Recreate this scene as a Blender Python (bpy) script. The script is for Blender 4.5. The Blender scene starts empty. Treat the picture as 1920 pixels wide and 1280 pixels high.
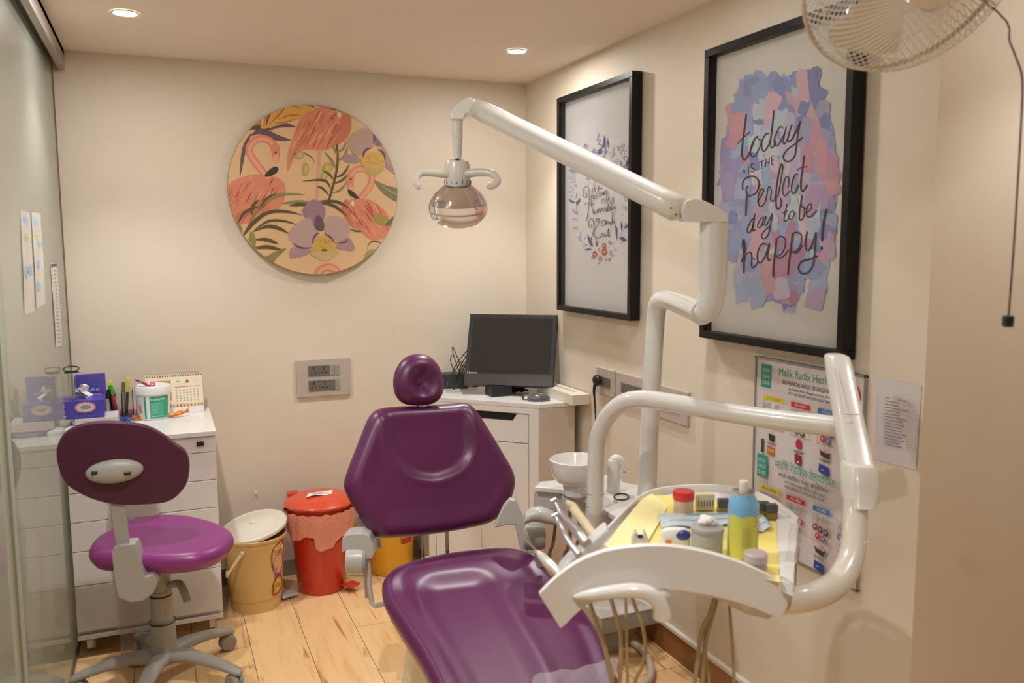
import bpy, bmesh, math, random
import numpy as np
from mathutils import Vector, Matrix
from mathutils.geometry import tessellate_polygon
V = Vector
col = bpy.context.scene.collection
sc = bpy.context.scene

# ------------------------------------------------------------ camera
YAW, PITCH, ROLL, FPX, EYE = 0.39357883, 0.11185292, -0.00550932, 1587.3, 1.5
fw = V((math.sin(YAW)*math.cos(PITCH), math.cos(YAW)*math.cos(PITCH), -math.sin(PITCH)))
r0 = V((math.cos(YAW), -math.sin(YAW), 0)); u0 = r0.cross(fw)
rt = r0*math.cos(ROLL) + u0*math.sin(ROLL); up = -r0*math.sin(ROLL) + u0*math.cos(ROLL)
CAM = V((0, 0, EYE))
cd = bpy.data.cameras.new('camera'); cam = bpy.data.objects.new('camera', cd); col.objects.link(cam)
cd.sensor_width = 36; cd.lens = FPX/1920*36; cd.clip_start = .05
m = Matrix((rt, up, -fw)).transposed().to_4x4(); m.translation = CAM
cam.matrix_world = m
cd.dof.use_dof = True; cd.dof.focus_distance = 3.3; cd.dof.aperture_fstop = 4.0
sc.camera = cam

# ------------------------------------------------------------ view, world
sc.view_settings.view_transform = 'Standard'; sc.view_settings.look = 'None'
sc.view_settings.exposure = 0.5; sc.view_settings.gamma = 1; sc.view_settings.use_curve_mapping = False
w = bpy.data.worlds.new('world'); sc.world = w; w.use_nodes = True
w.node_tree.nodes['Background'].inputs[0].default_value = (1, .9, .78, 1)
w.node_tree.nodes['Background'].inputs[1].default_value = 0.25

# ------------------------------------------------------------ room numbers (metres)
XR, YB, XL, CEIL, YF = 1.6875, 3.876, -.351, 2.282, -1.5
SPOT_W, AREA_W, SPOT_COL = 36.0, 6.6, (1.0, .975, .95)

# real positions read off the photograph: a ray through a pixel cut with a plane of the room
def ray(x, y): return fw + rt*((x-960)/FPX) - up*((y-640)/FPX)
def Xp(x, y, v): d = ray(x, y); return CAM + d*((v)/d.x)
def Yp(x, y, v): d = ray(x, y); return CAM + d*((v)/d.y)
def Zp(x, y, v): d = ray(x, y); return CAM + d*((v-EYE)/d.z)
def Dp(x, y, t): return CAM + ray(x, y)*t
def PL(x, y, p0, n): d = ray(x, y); return CAM + d*((p0-CAM).dot(n)/d.dot(n))
FH = V((math.sin(YAW), math.cos(YAW), 0)); RH = V((math.cos(YAW), -math.sin(YAW), 0)); UP = V((0, 0, 1))

# ------------------------------------------------------------ materials
def lin(h):
    if not isinstance(h, str): return tuple(h)
    h = h.lstrip('#'); o = []
    for i in (0, 2, 4):
        c = int(h[i:i+2], 16)/255; o.append(c/12.92 if c <= .04045 else ((c+.055)/1.055)**2.4)
    return tuple(o)
MATS = {}
def mat(name, c, rough=.5, metal=0, coat=0, trans=0, bump=0, bscale=40, var=0, vscale=3, ior=1.5, alpha=1, sheen=0, spec=.5, coatr=.05):
    if name in MATS: return MATS[name]
    m = bpy.data.materials.new(name); m.use_nodes = True; MATS[name] = m
    n = m.node_tree; b = n.nodes['Principled BSDF']; I = b.inputs
    c = lin(c); I['Base Color'].default_value = (*c, 1); I['Roughness'].default_value = rough; I['Metallic'].default_value = metal
    I['Coat Weight'].default_value = coat; I['Coat Roughness'].default_value = coatr; I['Transmission Weight'].default_value = trans
    I['IOR'].default_value = ior; I['Alpha'].default_value = alpha; I['Specular IOR Level'].default_value = spec
    tc = n.nodes.new('ShaderNodeTexCoord')
    ns = n.nodes.new('ShaderNodeTexNoise'); ns.inputs['Scale'].default_value = vscale; ns.inputs['Detail'].default_value = 4
    n.links.new(tc.outputs['Object'], ns.inputs['Vector'])
    mx = n.nodes.new('ShaderNodeMix'); mx.data_type = 'RGBA'
    v = var if var else .02
    mx.inputs['A'].default_value = (*[min(1, x*(1+v)) for x in c], 1); mx.inputs['B'].default_value = (*[x*(1-v) for x in c], 1)
    n.links.new(ns.outputs['Fac'], mx.inputs['Factor']); n.links.new(mx.outputs['Result'], I['Base Color'])
    if bump:
        n2 = n.nodes.new('ShaderNodeTexNoise'); n2.inputs['Scale'].default_value = bscale; n2.inputs['Detail'].default_value = 5
        n.links.new(tc.outputs['Object'], n2.inputs['Vector'])
        bp = n.nodes.new('ShaderNodeBump'); bp.inputs['Strength'].default_value = bump; bp.inputs['Distance'].default_value = .01
        n.links.new(n2.outputs['Fac'], bp.inputs['Height']); n.links.new(bp.outputs['Normal'], I['Normal'])
    return m
def emis(name, c, s):
    m = bpy.data.materials.new(name); m.use_nodes = True; b = m.node_tree.nodes['Principled BSDF'].inputs
    b['Emission Color'].default_value = (*lin(c), 1); b['Emission Strength'].default_value = s; return m
def artmat(name, rough=.5, coat=0):
    m = bpy.data.materials.new(name); m.use_nodes = True; n = m.node_tree; b = n.nodes['Principled BSDF']
    a = n.nodes.new('ShaderNodeVertexColor'); a.layer_name = 'Col'
    n.links.new(a.outputs['Color'], b.inputs['Base Color']); b.inputs['Roughness'].default_value = rough; b.inputs['Coat Weight'].default_value = coat
    return m
INK = artmat('printed_ink', .55)
WALL = mat('cream_wall_paint', (.75, .665, .555), .6, bump=.06, bscale=25, var=.03, vscale=1.2)
CEILM = mat('ceiling_paint', (.86, .75, .64), .7, var=.02)
WHITE = mat('white_laminate', (.80, .78, .76), .32, coat=.2)
WHITEG = mat('glossy_white_enamel', (.76, .745, .72), .25, coat=.5)
PLASTW = mat('warm_white_plastic', (.74, .72, .66), .3, coat=.3)
GREY = mat('warm_grey_plastic', (.33, .315, .28), .42)
GREYL = mat('light_grey_plastic', (.52, .51, .48), .4)
PURPLE = mat('plum_vinyl', (.105, .012, .075), .36, coat=.15, coatr=.3, bump=.03, bscale=500, var=.06)
PURPLES = mat('violet_vinyl', (.235, .028, .185), .38, coat=.15, coatr=.3, bump=.03, bscale=500, var=.04)
PURPLEB = mat('plum_plastic_shell', (.060, .007, .032), .5)
BLACK = mat('black_plastic', (.012, .012, .012), .35)
DARK = mat('dark_grey_plastic', (.03, .03, .032), .4)
FRAME = mat('black_wood_frame', (.006, .005, .005), .4, spec=.3)
_wn = WALL.node_tree
for _q in _wn.nodes:
    if _q.type == 'MIX': _q.inputs['A'].default_value = (.70, .595, .45, 1); _q.inputs['B'].default_value = (.765, .70, .615, 1)
    if _q.type == 'TEX_NOISE' and abs(_q.inputs['Scale'].default_value-1.2) < .01: _q.inputs['Scale'].default_value = 1.5; _q.inputs['Detail'].default_value = 3
STEEL = mat('brushed_steel', (.6, .6, .6), .25, metal=1)
PLATE = mat('champagne_socket_plate', (.50, .43, .38), .35)
SOCK = mat('grey_socket_module', (.16, .145, .125), .4)
GLASSP = mat('picture_glass', (1, 1, 1), .03, trans=1, ior=1.1)
CLEAR = mat('clear_acrylic', (.93, .93, .93), .05, trans=1, ior=1.25)
FILM = mat('thin_clear_film', (.85, .83, .86), .12, alpha=.22, coat=1)
PAPER = mat('white_paper', (.82, .81, .80), .7)
HOSE = mat('beige_rubber_hose', (.40, .33, .20), .4)

def wood(name, c1, c2, c3, sx, sy, planks=None, rough=.3):
    m = bpy.data.materials.new(name); m.use_nodes = True; n = m.node_tree; N = n.nodes; L = n.links; b = N['Principled BSDF']
    tc = N.new('ShaderNodeTexCoord'); sep = N.new('ShaderNodeSeparateXYZ'); L.new(tc.outputs['Object'], sep.inputs[0])
    cmb = N.new('ShaderNodeCombineXYZ')
    sh = N.new('ShaderNodeMath'); sh.operation = 'ADD'; sh.inputs[1].default_value = -.052
    L.new(sep.outputs['X'], sh.inputs[0]); L.new(sep.outputs['Y'], cmb.inputs['X']); L.new(sh.outputs[0], cmb.inputs['Y'])
    br = N.new('ShaderNodeTexBrick'); L.new(cmb.outputs[0], br.inputs['Vector'])
    br.inputs['Scale'].default_value = 1; br.inputs['Brick Width'].default_value = 1.22; br.inputs['Row Height'].default_value = .201
    br.inputs['Mortar Size'].default_value = .0012; br.inputs['Mortar Smooth'].default_value = .2; br.offset = .37; br.offset_frequency = 3
    br.inputs['Color1'].default_value = (0, 0, 0, 1); br.inputs['Color2'].default_value = (1, 1, 1, 1); br.inputs['Mortar'].default_value = (.5, .5, .5, 1)
    # grain: noise stretched along the planks, offset per plank
    mp = N.new('ShaderNodeMapping'); mp.inputs['Scale'].default_value = (sx, sy, 8); L.new(tc.outputs['Object'], mp.inputs['Vector'])
    av = N.new('ShaderNodeVectorMath'); av.operation = 'ADD'; L.new(mp.outputs[0], av.inputs[0])
    if planks:
        ml = N.new('ShaderNodeVectorMath'); ml.operation = 'SCALE'; ml.inputs['Scale'].default_value = 9; L.new(br.outputs['Color'], ml.inputs[0]); L.new(ml.outputs[0], av.inputs[1])
    ns = N.new('ShaderNodeTexNoise'); ns.inputs['Scale'].default_value = 1; ns.inputs['Detail'].default_value = 7; ns.inputs['Distortion'].default_value = 1.2; L.new(av.outputs[0], ns.inputs['Vector'])
    rp = N.new('ShaderNodeValToRGB'); L.new(ns.outputs['Fac'], rp.inputs[0]); e = rp.color_ramp.elements
    e[0].position = .3; e[0].color = (*c2, 1); e[1].position = .68; e[1].color = (*c1, 1); k = e.new(.44); k.color = (*[(a*.7+q*.3) for a, q in zip(c1, c2)], 1)
    ns2 = N.new('ShaderNodeTexNoise'); ns2.inputs['Scale'].default_value = .45; ns2.inputs['Detail'].default_value = 5; ns2.inputs['Distortion'].default_value = 2.5; L.new(av.outputs[0], ns2.inputs['Vector'])
    rp2 = N.new('ShaderNodeValToRGB'); L.new(ns2.outputs['Fac'], rp2.inputs[0]); rp2.color_ramp.elements[0].position = .63; rp2.color_ramp.elements[1].position = .72
    mx = N.new('ShaderNodeMix'); mx.data_type = 'RGBA'; L.new(rp2.outputs[0], mx.inputs['Factor']); L.new(rp.outputs[0], mx.inputs['A']); mx.inputs['B'].default_value = (*c3, 1)
    out = mx.outputs['Result']
    if planks:
        dk = N.new('ShaderNodeMix'); dk.data_type = 'RGBA'; L.new(br.outputs['Fac'], dk.inputs['Factor']); L.new(out, dk.inputs['A']); dk.inputs['B'].default_value = (.09, .05, .02, 1); out = dk.outputs['Result']
    L.new(out, b.inputs['Base Color']); b.inputs['Roughness'].default_value = rough; b.inputs['Coat Weight'].default_value = .15
    return m
FLOORM = wood('laminate_floor', (.88, .59, .30), (.75, .45, .19), (.50, .23, .08), 26, 2.6, True)
SKIRT = wood('brown_wood_skirting', (.30, .125, .03), (.20, .075, .018), (.12, .04, .01), 30, 2.4, None, .35)

# ------------------------------------------------------------ mesh building
def basis(n):
    n = V(n).normalized(); a = V((0, 0, 1)) if abs(n.z) < .9 else V((1, 0, 0))
    x = a.cross(n).normalized(); return x, n.cross(x), n
def catmull(P, k=6, closed=False):
    P = [V(p) for p in P]; n = len(P); out = []
    rng = range(n if closed else n-1)
    for i in rng:
        if closed: a, b, c, d = P[i-1], P[i], P[(i+1) % n], P[(i+2) % n]
        else: a, b, c, d = P[max(i-1, 0)], P[i], P[i+1], P[min(i+2, n-1)]
        for j in range(k):
            t = j/k
            out.append(.5*((2*b)+(c-a)*t+(2*a-5*b+4*c-d)*t*t+(3*b-a-3*c+d)*t**3))
    if not closed: out.append(P[-1])
    return out
class MB:
    def __init__(s): s.b = bmesh.new()
    def loft(s, rings, closed=True, cap0=True, cap1=True, loop=False):
        R = [[s.b.verts.new(p) for p in r] for r in rings]
        n = len(R[0]); pairs = list(zip(R, R[1:])) + ([(R[-1], R[0])] if loop else [])
        for A, B in pairs:
            for i in range(n if closed else n-1):
                j = (i+1) % n
                try: s.b.faces.new((A[i], A[j], B[j], B[i]))
                except ValueError: pass
        if not loop and closed:
            if cap0: s.b.faces.new(R[0][::-1])
            if cap1: s.b.faces.new(R[-1])
        return s
    def box(s, x0, x1, y0, y1, z0, z1): return s.obox(V(((x0+x1)/2, (y0+y1)/2, (z0+z1)/2)), (x1-x0, y1-y0, z1-z0))
    def obox(s, c, size, ax=None):
        ax = ax or (V((1, 0, 0)), V((0, 1, 0)), V((0, 0, 1))); c = V(c); h = [a*(d/2) for a, d in zip(ax, size)]
        r = []
        for k in (-1, 1): r.append([c+h[0]*i+h[1]*j+h[2]*k for i, j in ((-1, -1), (1, -1), (1, 1), (-1, 1))])
        return s.loft(r)
    def tube(s, P, r, n=14, k=0, cap=True, flat=None):
        if k: 
            if not isinstance(r, (int, float)):
                q = catmull([V((x, 0, 0)) for x in r], k); r = [x.x for x in q]
            P = catmull(P, k)
        P = [V(p) for p in P]
        if isinstance(r, (int, float)): r = [r]*len(P)
        t = (P[1]-P[0]).normalized(); x, y, _ = basis(t); rings = []
        for i, p in enumerate(P):
            if i == 0: t = P[1]-P[0]
            elif i == len(P)-1: t = P[-1]-P[-2]
            else: t = P[i+1]-P[i-1]
            t.normalize(); x = (x-t*x.dot(t)).normalized(); y = t.cross(x)
            rings.append([p+x*(r[i]*math.cos(2*math.pi*j/n))+y*(r[i]*math.sin(2*math.pi*j/n)) for j in range(n)])
        return s.loft(rings, cap0=cap, cap1=cap)
    def lathe(s, c, prof, axis=(0, 0, 1), n=36, cap0=True, cap1=True, sx=1, sy=1):
        x, y, a = basis(axis); c = V(c)
        if V(axis) == V((0, 0, 1)): x, y = V((1, 0, 0)), V((0, 1, 0))
        return s.loft([[c+a*h+x*(sx*max(r, 1e-4)*math.cos(2*math.pi*j/n))+y*(sy*max(r, 1e-4)*math.sin(2*math.pi*j/n)) for j in range(n)] for r, h in prof], cap0=cap0, cap1=cap1)
    def ell(s, c, R, ax=None, n=20, m=12):
        ax = ax or (V((1, 0, 0)), V((0, 1, 0)), V((0, 0, 1))); c = V(c); r = []
        for i in range(m+1):
            f = -math.pi/2+math.pi*i/m; cf = max(math.cos(f), 1e-3)
            r.append([c+ax[0]*(R[0]*cf*math.cos(2*math.pi*j/n))+ax[1]*(R[1]*cf*math.sin(2*math.pi*j/n))+ax[2]*(R[2]*math.sin(f)) for j in range(n)])
        return s.loft(r)
    def prism(s, P, vec):
        P = [V(p) for p in P]; vec = V(vec); A = [s.b.verts.new(p) for p in P]; B = [s.b.verts.new(p+vec) for p in P]; n = len(P)
        for i in range(n): s.b.faces.new((A[i], A[(i+1) % n], B[(i+1) % n], B[i]))
        T = tessellate_polygon([P])
        for a, b_, c in T:
            s.b.faces.new((A[a], A[b_], A[c])); s.b.faces.new((B[c], B[b_], B[a]))
        return s
    def grid(s, f, nu, nv):
        G = [[s.b.verts.new(f(i/nu, j/nv)) for j in range(nv+1)] for i in range(nu+1)]
        for i in range(nu):
            for j in range(nv): s.b.faces.new((G[i][j], G[i+1][j], G[i+1][j+1], G[i][j+1]))
        return s
    def cushion(s, out, n, th, r, disp=None, back=.8, bulge=0., inner=18):
        out = [V(p) for p in out]; n = V(n).normalized(); c = sum(out, V())/len(out)
        R = sum((p-c).length for p in out)/len(out); rings = []
        def ring(sc_, off, d=False):
            P = [c+(p-c)*sc_+n*off for p in out]
            if d and disp: P = [p+n*disp(p) for p in P]
            return P
        rings.append(ring(back*.3, -th)); rings.append(ring(back-.05, -th)); rings.append(ring(back+.4*(1-back), -th*.94)); rings.append(ring(1-.12*r/R, -th*.6))
        for i in range(6):
            a = i/5*math.pi/2; rings.append(ring(1-(1-math.cos(a))*r/R, -r+r*math.sin(a), True))
        s0 = 1-r/R
        for i in range(1, inner+1):
            q = s0*(1-i/inner)+.004; rings.append(ring(q, bulge*(1-(q/s0)**2), True))
        return s.loft(rings)
RNG = random.Random(4)
def finish(o, mb, m, root_loc, smooth=True, bevel=0, seg=2, angle=38):
    bmesh.ops.recalc_face_normals(mb.b, faces=mb.b.faces)
    me = bpy.data.meshes.new(o); mb.b.to_mesh(me); mb.b.free(); me.transform(Matrix.Translation(-V(root_loc)))
    if m: me.materials.append(m)
    if smooth:
        me.shade_smooth(); me.set_sharp_from_angle(angle=math.radians(angle))
    ob = bpy.data.objects.new(o, me); col.objects.link(ob)
    if bevel:
        b = ob.modifiers.new('bevel', 'BEVEL'); b.width = bevel; b.segments = seg; b.limit_method = 'ANGLE'; b.angle_limit = math.radians(40); b.use_clamp_overlap = True
        b.harden_normals = True
    return ob
def rootloc(p):
    L = V((0, 0, 0))
    while p: L = L+p.location; p = p.parent
    return L
def thing(name, label, cat, loc=(0, 0, 0), group=None):
    o = bpy.data.objects.new(name, None); col.objects.link(o); o.location = loc; o.empty_display_size = .05
    o['label'] = label; o['category'] = cat
    if group: o['group'] = group
    return o
def part(name, mb, m, parent, label=None, kind=None, **k):
    o = finish(name, mb, m, rootloc(parent), **k); o.parent = parent
    if label: o['label'] = label
    if kind: o['kind'] = kind
    return o
def solo(name, mb, m, label, cat, loc, group=None, **k):
    o = finish(name, mb, m, loc, **k); o.location = loc; o['label'] = label; o['category'] = cat
    if group: o['group'] = group
    return o
def struct(name, mb, m, parent=None, **k):
    if parent: return part(name, mb, m, parent, **k)
    o = finish(name, mb, m, (0, 0, 0), **k); o['kind'] = 'structure'; return o
def copy_tree(o, parent=None):
    c = o.copy(); col.objects.link(c); c.parent = parent
    for ch in list(o.children): copy_tree(ch, c)
    return c
# flat printed matter: shapes with colours of their own on a real sheet, lettering included
_txt = {}
def textmesh(s):
    if s in _txt: return _txt[s]
    c = bpy.data.curves.new('t', 'FONT'); c.body = s; c.size = 1; c.resolution_u = 3; o = bpy.data.objects.new('t', c); col.objects.link(o)
    me = bpy.data.meshes.new_from_object(o.evaluated_get(bpy.context.evaluated_depsgraph_get()))
    vs = [(v.co.x, v.co.y) for v in me.vertices]; fs = [tuple(p.vertices) for p in me.polygons]
    bpy.data.objects.remove(o); bpy.data.curves.remove(c); bpy.data.meshes.remove(me)
    x0 = min(v[0] for v in vs); x1 = max(v[0] for v in vs); y0 = min(v[1] for v in vs); y1 = max(v[1] for v in vs)
    _txt[s] = (vs, fs, x0, x1, y0, y1); return _txt[s]
class Art:
    def __init__(s, M, step=.00005, start=.0003, clip=None):
        s.M = M; s.v = []; s.f = []; s.c = []; s.z = start; s.step = step; s.clip = clip
    def add(s, P, F, c):
        o = len(s.v)
        if s.clip: P = [s.clip(p) for p in P]
        s.v += [s.M(p[0], p[1], s.z) for p in P]; s.f += [tuple(o+i for i in f) for f in F]; s.c += [lin(c)]*len(F); s.z += s.step
    def poly(s, P, c, smooth=0):
        if smooth: P = [(p.x, p.y) for p in catmull([V((a, b, 0)) for a, b in P], smooth, True)]
        T = tessellate_polygon([[V((a, b, 0)) for a, b in P]]); s.add(P, T, c)
    def rect(s, x0, y0, x1, y1, c): s.add([(x0, y0), (x1, y0), (x1, y1), (x0, y1)], [(0, 1, 2, 3)], c)
    def frame(s, x0, y0, x1, y1, w, c):
        for q in ((x0, y0, x1, y0+w), (x0, y1-w, x1, y1), (x0, y0, x0+w, y1), (x1-w, y0, x1, y1)): s.rect(*q, c); s.z -= s.step
        s.z += s.step
    def ell(s, x, y, rx, ry, c, n=24, rot=0):
        C, S = math.cos(rot), math.sin(rot); P = []
        for i in range(n):
            a = 2*math.pi*i/n; p, q = rx*math.cos(a), ry*math.sin(a); P.append((x+p*C-q*S, y+p*S+q*C))
        s.add(P, [tuple(range(n))], c)
    def ring(s, x, y, r, w, c, a0=0, a1=360, n=24):
        s.stroke([(x+r*math.cos(math.radians(a0+(a1-a0)*i/n)), y+r*math.sin(math.radians(a0+(a1-a0)*i/n))) for i in range(n+1)], w, c, k=0)
    def stroke(s, P, w, c, taper=0, k=5):
        if k: P = [(p.x, p.y) for p in catmull([V((a, b, 0)) for a, b in P], k)]
        L, n = [], len(P); R = []
        for i, (x, y) in enumerate(P):
            a, b = P[max(i-1, 0)], P[min(i+1, n-1)]; dx, dy = b[0]-a[0], b[1]-a[1]; l = math.hypot(dx, dy) or 1
            t = i/(n-1); ww = w/2
            if taper == 1: ww *= max(.08, 1-t)
            elif taper == 2: ww *= max(.08, math.sin(math.pi*min(max(t, .02), .98)))
            L.append((x-dy/l*ww, y+dx/l*ww)); R.append((x+dy/l*ww, y-dx/l*ww))
        s.add(L+R, [(i, i+1, n+i+1, n+i) for i in range(n-1)], c)
    def text(s, t, x, y, h, c, w=None, align=0, fx=1, fy=1):
        vs, fs, x0, x1, y0, y1 = textmesh(t); k = h/.73; kx = (w/(x1-x0)) if w else k
        ox = -x0 if align == 0 else -(x0+x1)/2
        s.add([(x+fx*(a+ox)*kx, y+fy*b*k) for a, b in vs], fs, c)
    def build(s, name, parent, m=None, label=None):
        me = bpy.data.meshes.new(name); L = rootloc(parent); me.from_pydata([V(p)-L for p in s.v], [], s.f); me.update()
        a = me.color_attributes.new('Col', 'FLOAT_COLOR', 'CORNER'); buf = []
        for p in me.polygons: buf += [*s.c[p.index], 1.0]*p.loop_total
        a.data.foreach_set('color', buf); me.materials.append(m or INK)
        o = bpy.data.objects.new(name, me); col.objects.link(o); o.parent = parent
        if label: o['label'] = label
        return o
# ============================================================ THE ROOM
struct('floor', MB().box(-1.6, 2.8, YF-.1, YB+.1, -.06, 0), FLOORM, smooth=False)
struct('ceiling', MB().box(-1.6, 2.8, YF-.1, YB+.1, CEIL, CEIL+.08), CEILM, smooth=False)
struct('wall_back', MB().box(-1.6, XR+.1, YB, YB+.1, 0, CEIL), WALL, smooth=False)
struct('wall_front', MB().box(-1.6, 2.8, YF-.1, YF, 0, CEIL), WALL, smooth=False)
struct('wall_right', MB().box(XR, XR+.12, 1.628, YB, 0, CEIL), WALL, smooth=False)
struct('wall_right', MB().box(XR-.008, XR+.12, 1.47, 1.628, 0, CEIL), WALL, smooth=False)
struct('wall_right', MB().box(XR+.12, 2.7, 1.47, 1.59, 0, CEIL), WALL, smooth=False)
struct('wall_right', MB().box(2.7, 2.8, YF, 1.47, 0, CEIL), WALL, smooth=False)
FROST = mat('frosted_green_glass', (.47, .50, .45), .4, coat=1, coatr=.015, spec=.3, var=.03)
_n = FROST.node_tree; _b = _n.nodes['Principled BSDF']; _b.inputs['Coat IOR'].default_value = 2.0
_tr = _n.nodes.new('ShaderNodeBsdfTranslucent'); _tr.inputs[0].default_value = (.85, .88, .80, 1); _mx = _n.nodes.new('ShaderNodeMixShader'); _mx.inputs[0].default_value = .35
_n.links.new(_b.outputs[0], _mx.inputs[1]); _n.links.new(_tr.outputs[0], _mx.inputs[2]); _n.links.new(_mx.outputs[0], _n.nodes['Material Output'].inputs[0])
GEDGE = mat('green_glass_edge', (.20, .20, .12), .3, coat=.5)
ALU = mat('aluminium_rail', (.42, .38, .33), .35, metal=.6)
struct('wall_left', MB().box(XL-.012, XL, 2.33, YB-.03, .012, 2.225), FROST, smooth=False)
struct('wall_left', MB().box(XL-.022, XL-.0135, YF, 2.36, .012, 2.225), FROST, smooth=False)
struct('trim_1', MB().box(XL-.012, XL+.002, YB-.03, YB, 0, 2.225), mat('grimy_sealant', (.17, .145, .08), .7, bump=.3, bscale=30, var=.5, vscale=14), smooth=False)
struct('trim_2', MB().box(XL-.0134, XL-.008, 2.325, 2.3299, .012, 2.225), GEDGE, smooth=False)
rail = MB().box(XL+.022, XL+.045, YF, YB, 2.205, CEIL).box(XL-.05, XL-.02, YF, YB, 2.2, CEIL).box(XL-.05, XL+.045, YF, YB, 2.262, CEIL)
struct('trim_3', rail, ALU, smooth=False)
struct('trim_4', MB().box(XL-.03, XL+.006, YF, YB, 0, .012), mat('floor_track', (.25, .2, .17), .4, metal=.5), smooth=False)
struct('baseboard_right', MB().box(XR-.016, XR, 1.628, YB, 0, .095), SKIRT, smooth=False)
struct('baseboard_right', MB().box(XR-.024, XR-.008, 1.47, 1.628, 0, .095), SKIRT, smooth=False)
struct('baseboard_front', MB().box(XR-.008, 2.7, 1.455, 1.47, 0, .095), SKIRT, smooth=False)
struct('trim_5', MB().box(XR-.018, XR, 1.628, YB, .095, .107), mat('white_filler_bead', (.75, .68, .60), .6), smooth=False)
struct('baseboard_back', MB().box(XL, XR-.016, YB-.014, YB, 0, .075), mat('grey_tile_skirting', (.33, .29, .26), .35), smooth=False)
# the space beyond the glass is closed by a plain wall
struct('wall_left', MB().box(-1.6, -1.5, YF, YB, 0, CEIL), WALL, smooth=False)

# ---- downlights
def downlight(x, y, label, k=1):
    t = thing('ceiling_light', label, 'ceiling light', (x, y, CEIL), 'recessed round downlights in the ceiling')
    part('trim_ring', MB().lathe((x, y, CEIL), [(.045, -.001), (.047, -.004), (.043, -.006), (.037, -.004), (.036, -.001)], cap0=False, cap1=False), PLASTW, t)
    part('diffuser', MB().lathe((x, y, CEIL), [(.001, -.003), (.037, -.003), (.037, -.001)], cap1=False), emis('lit_diffuser', (1, .93, .82), 9), t)
    l = bpy.data.lights.new('spot', 'SPOT'); l.energy = SPOT_W*k; l.color = SPOT_COL; l.spot_size = math.radians(104); l.spot_blend = .55; l.shadow_soft_size = .03
    o = bpy.data.objects.new('downlight_lamp', l); col.objects.link(o); o.parent = t; o.location = (0, 0, -.012)
    l = bpy.data.lights.new('glow', 'AREA'); l.shape = 'DISK'; l.size = .07; l.energy = AREA_W*k; l.color = SPOT_COL
    o = bpy.data.objects.new('downlight_glow', l); col.objects.link(o); o.parent = t; o.location = (0, 0, -.010)
    return t
downlight(-.063, 3.20, 'left one of the two round downlights, near the glass partition', .55)
downlight(1.372, 3.237, 'right one of the two round downlights, near the back right corner', .62)
downlight(-.06, 1.72, 'round downlight above the doorway side, near the glass')
downlight(1.22, 2.1, 'round downlight above the larger framed print', .3)
downlight(.45, .25, 'round downlight near the camera', .72)
downlight(2.05, 1.05, 'added unseen downlight right of the fan, brightening the upper wall there', .3)  # lamp added out of view so the near right wall falls from bright to dark
downlight(-.95, 2.6, 'round downlight in the space beyond the glass partition', .8)

# ============================================================ WALL ITEMS
def Mr(x):   # sheet on the right wall, drawn with photograph pixels, facing -X
    return lambda px, py, z: Xp(px, py, x)+V((-z, 0, 0))
def picture(name, label, y0, y1, z0, z1, w):
    t = thing(name, label, 'picture', (XR, (y0+y1)/2, (z0+z1)/2)); xf = XR-.048; X1 = XR-.004
    f = MB()
    for b in ((y0, y1, z1-w, z1), (y0, y1, z0, z0+w), (y0, y0+w, z0+w, z1-w), (y1-w, y1, z0+w, z1-w)): f.box(xf, X1, *b)
    part('frame', f, FRAME, t, bevel=.0015)
    part('backing', MB().box(X1-.012, X1-.004, y0+w, y1-w, z0+w, z1-w), mat('print_paper_'+str(round(y0)), (.80, .77, .71) if y0 < 2 else (.86, .86, .87), .6, var=.02), t, smooth=False)
    part('glass', MB().box(xf+.006, xf+.0075, y0+w, y1-w, z0+w, z1-w), GLASSP, t, smooth=False)
    return t
pic1 = picture('framed_print', 'black framed print of a floral wreath with the words Stay Humble and Kind', 2.783, 3.425, 1.216, 2.14, .022)
pic2 = picture('framed_print', 'black framed print of a blue and pink watercolour with the words perfect day', 1.696, 2.335, 1.198, 2.117, .024)
XA = XR-.0165
# --- print 2: watercolour and lettering
a = Art(Mr(XA), step=.00001)
wc = ['#a9b4d6', '#bcc8e0', '#d0bcd2', '#dfc0ca', '#b9b2d3', '#c6d6e0', '#d8cce0', '#9ba6cf', '#dbb0bd', '#bed3df', '#c9bad7', '#e3d2da', '#8f9bc8']
def edgew(v):   # centre and half width of the painted patch for a height v (pixels)
    k = (v-130)/(580-130); k = min(max(k, 0), 1); s_ = math.sin(math.pi*(.17+.66*k))**.75
    return 1462+6*(k-.5), 108*s_
HUE = ((1370, 240, '#dba9b4'), (1395, 290, '#abc6df'), (1420, 330, '#9fc0dc'), (1365, 330, '#a9a2cd'), (1375, 400, '#a5b1d8'), (1400, 450, '#a9b5da'), (1380, 480, '#dab8c6'), (1440, 200, '#c5d3e2'), (1420, 180, '#a3b2d8'),
       (1470, 190, '#9aa4d2'), (1500, 160, '#d6b6c6'), (1525, 200, '#8e96c6'), (1560, 240, '#b5b2d0'), (1540, 290, '#cfa0b6'), (1565, 320, '#dba7b0'), (1530, 340, '#c3a8cc'), (1480, 300, '#c9c2dd'), (1480, 400, '#cadde3'), (1450, 380, '#c7aecb'),
       (1500, 430, '#a3b4dc'), (1550, 420, '#8f9ccf'), (1570, 460, '#bccbdc'), (1440, 510, '#dbafb8'), (1480, 490, '#c593b4'), (1520, 540, '#a0abd6'), (1420, 550, '#b3c2de'), (1480, 560, '#a5add6'), (1545, 500, '#afc0dd'), (1380, 530, '#c9c6de'))
def hue(u, v):
    b_ = sorted(((u-p[0]+RNG.uniform(-25, 25))**2+((v-p[1])*.6+RNG.uniform(-25, 25))**2, p[2]) for p in HUE); return b_[0][1]
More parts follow.
